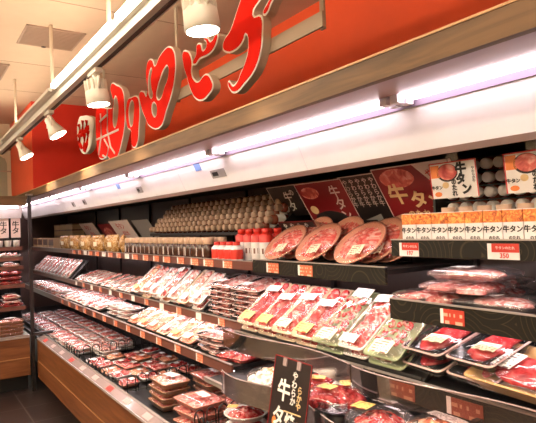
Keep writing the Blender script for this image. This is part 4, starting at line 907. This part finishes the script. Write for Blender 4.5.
# two hanging sign cards
for i, (x, lab) in enumerate(((-1.145, 'white sauce sign card with a meat photo, left of the two hanging cards'), (-.865, 'white sauce sign card at the right picture edge, partly cut off'))):
    w, h = .185, .122
    t = card(lab, 'sign card', 'sign_card', w, h, (x, 1.520, 1.618), .12, 'poster_white', .0, border='red_ink')
    k = link('hanger', MB().box(-.02, .02, .002, .010, h-.02, h+.075).mesh('hanger', M['lid']), t)
    patch(t, 'orange_field', [(-w*.47, h*.58), (-w*.47, h*.93), (-w*.28, h*.93), (-w*.28, h*.58)], 'orange_print')
    patch(t, 'photo', ell(-w*.10, h*.72, w*.20, h*.22, 20, 4), 'photo_meat', 2); patch(t, 'photo', ell(-w*.11, h*.70, w*.225, h*.25, 20, 5), 'photo_dark', 1)
    lettering(t, '牛', w*.19, -.004, h*.76, .042, M['ink'], .0022); lettering(t, 'タ', w*.17, -.004, h*.48, .038, M['ink'], .0022); lettering(t, 'ン', w*.27, -.004, h*.20, .038, M['ink'], .0022)
    lettering(t, vert('のたれ'), w*.02, -.004, h*.27, .021, M['ink'], .0008)
    patch(t, 'yellow_spot', ell(-w*.17, h*.36, w*.07, h*.09, 14), 'gold_ink'); patch(t, 'orange_spot', ell(-w*.35, h*.12, w*.08, h*.07, 14), 'orange_print')
    lettering(t, '牛タン', -w*.36, -.003, h*.30, .015, M['ink'], .0004)
    lettering(t, vert('やわらか牛'), w*.43, -.003, h*.58, .0115, M['ink'], .0001)

# hanging dark poster in front of the bowls
t = card('dark hanging poster with white and gold writing in front of the meat bowls', 'poster', 'poster_card', .21, .32, (-1.50, 1.022, .775), -.20, 'poster_black', border='poster_red')
lettering(t, '牛', -.03, -.0032, .205, .075, M['white_ink'], .002); lettering(t, vert('タン'), -.045, -.0032, .085, .07, M['white_ink'], .0018)
lettering(t, vert('やわらか'), .025, -.0032, .225, .030, M['white_ink'], .0006); lettering(t, vert('焼の'), .02, -.0032, .085, .058, M['white_ink'], .0014)
lettering(t, vert('らかや'), .058, -.0032, .20, .028, M['gold_ink'], .0005); lettering(t, vert('のたれ'), .062, -.0032, .08, .035, M['gold_ink'], .0006)
patch(t, 'gold_line', [(-.02, .143), (-.02, .147), (.075, .152), (.075, .148)], 'gold_ink'); patch(t, 'red_spot', ell(-.068, .10, .012, .016, 14), 'orange_print')
link('clip', MB().box(-.05, -.03, -.006, .004, .29, .318).mesh('clip', M['rail_clear']), t); link('clip', MB().box(.03, .05, -.006, .004, .29, .318).mesh('clip', M['rail_clear']), t)

# ------------------------------------------------------------------ price cards
n = 0
for i in range(17):
    tagcard(-5.75+.20*i+(.02 if i % 3 else 0), 1.4185, 1.327, .10 if i % 3 else .12, .038, ('orange', 'orange', 'white')[i % 3] if i < 9 else 'orange', ORD[i]+' small price card from the corner post along the top shelf front')
for i in range(12):
    tagcard(-5.7+.28*i, 1.4185, 1.006, .07, .04, ('white', 'orange')[i % 2], ORD[i]+' price card from the corner post along the middle shelf front')
for i in range(12):
    tagcard(-5.7+.28*i, 1.2785, .834, .08, .042, 'orange', ORD[i]+' price card from the corner post along the low shelf front')
for i, x in enumerate((-2.1, -1.85)): tagcard(x, 1.4185, 1.325, .10, .045, 'orange', ('left', 'right')[i]+' orange price card under the round plates')
tagcard(-1.265, 1.4185, 1.4255, .085, .046, 'two', 'white and red price card under the left sauce cartons', '197')
tagcard(-.915, 1.4185, 1.4255, .10, .046, 'two', 'white and red price card reading 350 under the sauce cartons', '350')
tagcard(-1.085, 1.3985, 1.220, .088, .046, 'red', 'red price card with white edge below the stacked clear packs')
for i, x in enumerate((-1.66, -1.22, -.98)): tagcard(x, 1.2985, .983, .12, .05, ('red', 'dark', 'dark')[i], ('bright red price card beside the hanging poster behind the clear guard', 'dark red price card behind the clear guard below the leaning packs', 'dark red price card behind the clear guard below the gold tray')[i])  # darker cards have the dimming of the tinted guard put into their colour
ra = math.atan2(.030, .058)
for i in range(9):
    t = thing('price_card', ORD[i]+' pale price slip from the corner post in the deck front rail', 'price card', (-5.5+.33*i, 1.069, .5285), (ra, 0, 0))
    link('slip', MB().box(-.05, .05, -.018, .018, -.0004, .0006).mesh('slip', M[('header_red', 'slip', 'slip')[i % 3]]), t)

# ------------------------------------------------------------------ goods in the end case
def erow(k, n, y0, dy, x, z, lab, yaw=PI/2, tilt=0., **kw):
    for i in range(n): pack(k if isinstance(k, str) else k[i % len(k)], x, y0-dy*i, z, ORD[i]+' '+lab, tilt, yaw, **kw)
for i in range(3):
    t = thing('poster_card', ORD[i]+' white poster with black writing from the post in the end case', 'poster', (EX-.34, .90-.36*i, 1.515), (0, 0, PI/2))
    w = (.09, .17, .24)[i]
    t.location.y = (.925, .775, .50)[i]
    link('sheet', MB().box(-w/2, w/2, -.002, .002, 0, .20).mesh('sheet', M['poster_pink']), t)
    lettering(t, vert('牛タ'), (0, .035, .06)[i], -.0032, .10, .07, M['ink'], .0016)
    if i: patch(t, 'photo', ell(-.04, .11, .035, .06), 'photo_meat')
cup = MB(); cup.lathe([(.030, 0), (.036, .066), (.036, .068)], 12, 0); cup.lathe([(.0365, .068), (.0365, .080), (.03, .084)], 12, 1)
cupm = cup.mesh('cup', [M['bottle_white'], M['black']])
for i in range(14):
    tag(link('sauce_cup', cupm, None, (EX-.35, .93-.079*i, 1.4205)), 'small white cup with black lid on the upper shelf of the end case', 'cup', 'white cups with black lids in the end case')
for i in range(4):
    pack('roll', EX-.36, .86-.235*i, 1.3155, ORD[i]+' white pack from the post on the second shelf of the end case', .0, PI/2)
    pack('pale0', EX-.34, .86-.235*i, 1.2255, ORD[i]+' pale pack from the post on the third shelf of the end case', .0, PI/2)
    for ly in range(3): pack(('redpack', 'small0', 'redpack')[ly] if i % 2 else 'redpack', EX-.29, .85-.235*i, 1.0455+.049*ly, ORD[i]+' red pack from the post on the fourth end-case shelf, '+LEV[3][ly]+' layer', 0, PI/2)
    for ly in range(3): pack(('redpack', 'redpack', 'salmon1')[ly] if i % 2 else ('redpack', 'pale1', 'strip1')[ly], EX-.25, .85-.235*i, .8255+.042*ly, ORD[i]+' meat pack from the post on the lowest end-case shelf, '+LEV[3][ly]+' layer', 0, PI/2)
    for ly in range(5): pack('brown' if ly == 4 else 'brownflat', EX-.17, .83-.25*i, .506+.038*ly, LEV[5][ly]+' tan tray of the '+ORD[i]+' stack from the post on the end-case deck', 0, PI/2, name='meat_tray', cat='meat tray')

b = MB().prism([(-.45, 0), (-.45, .50), (.10, .50), (.16, .47), (.18, .41), (.18, 0)], -.012, 0)
tag(link('wall_board', b.mesh('board', M['board_green']), None, (XB+.001, .815, 1.99), (0, 0, PI/2)), 'grey green wall board with a rounded corner above the end case', 'wall board')
# ------------------------------------------------------------------ camera, light, view
f, th, pi_, ro = 538.476, .589245, .024898, -.037039
F = Vector((-math.cos(th)*math.cos(pi_), math.sin(th)*math.cos(pi_), math.sin(pi_)))
R0 = Vector((math.sin(th), math.cos(th), 0)); U0 = R0.cross(F)
R = R0*math.cos(ro)+U0*math.sin(ro); U = -R0*math.sin(ro)+U0*math.cos(ro)
cd = bpy.data.cameras.new('camera'); cam = bpy.data.objects.new('camera', cd); COL.objects.link(cam)
cd.sensor_fit = 'HORIZONTAL'; cd.sensor_width = 36; cd.lens = 36*f/536; cd.clip_start = .05
mw = Matrix((R, U, -F)).transposed().to_4x4(); mw.translation = (0, 0, 1.55); cam.matrix_world = mw
S.camera = cam
w = bpy.data.worlds.new('world'); S.world = w; w.use_nodes = True
w.node_tree.nodes['Background'].inputs[0].default_value = (1, .85, .68, 1); w.node_tree.nodes['Background'].inputs[1].default_value = .3
S.view_settings.view_transform = 'Standard'; S.view_settings.look = 'None'; S.view_settings.gamma = 1; S.view_settings.exposure = .8
S.cycles.use_denoising = True
S.cycles.max_bounces = 8; S.cycles.transparent_max_bounces = 24
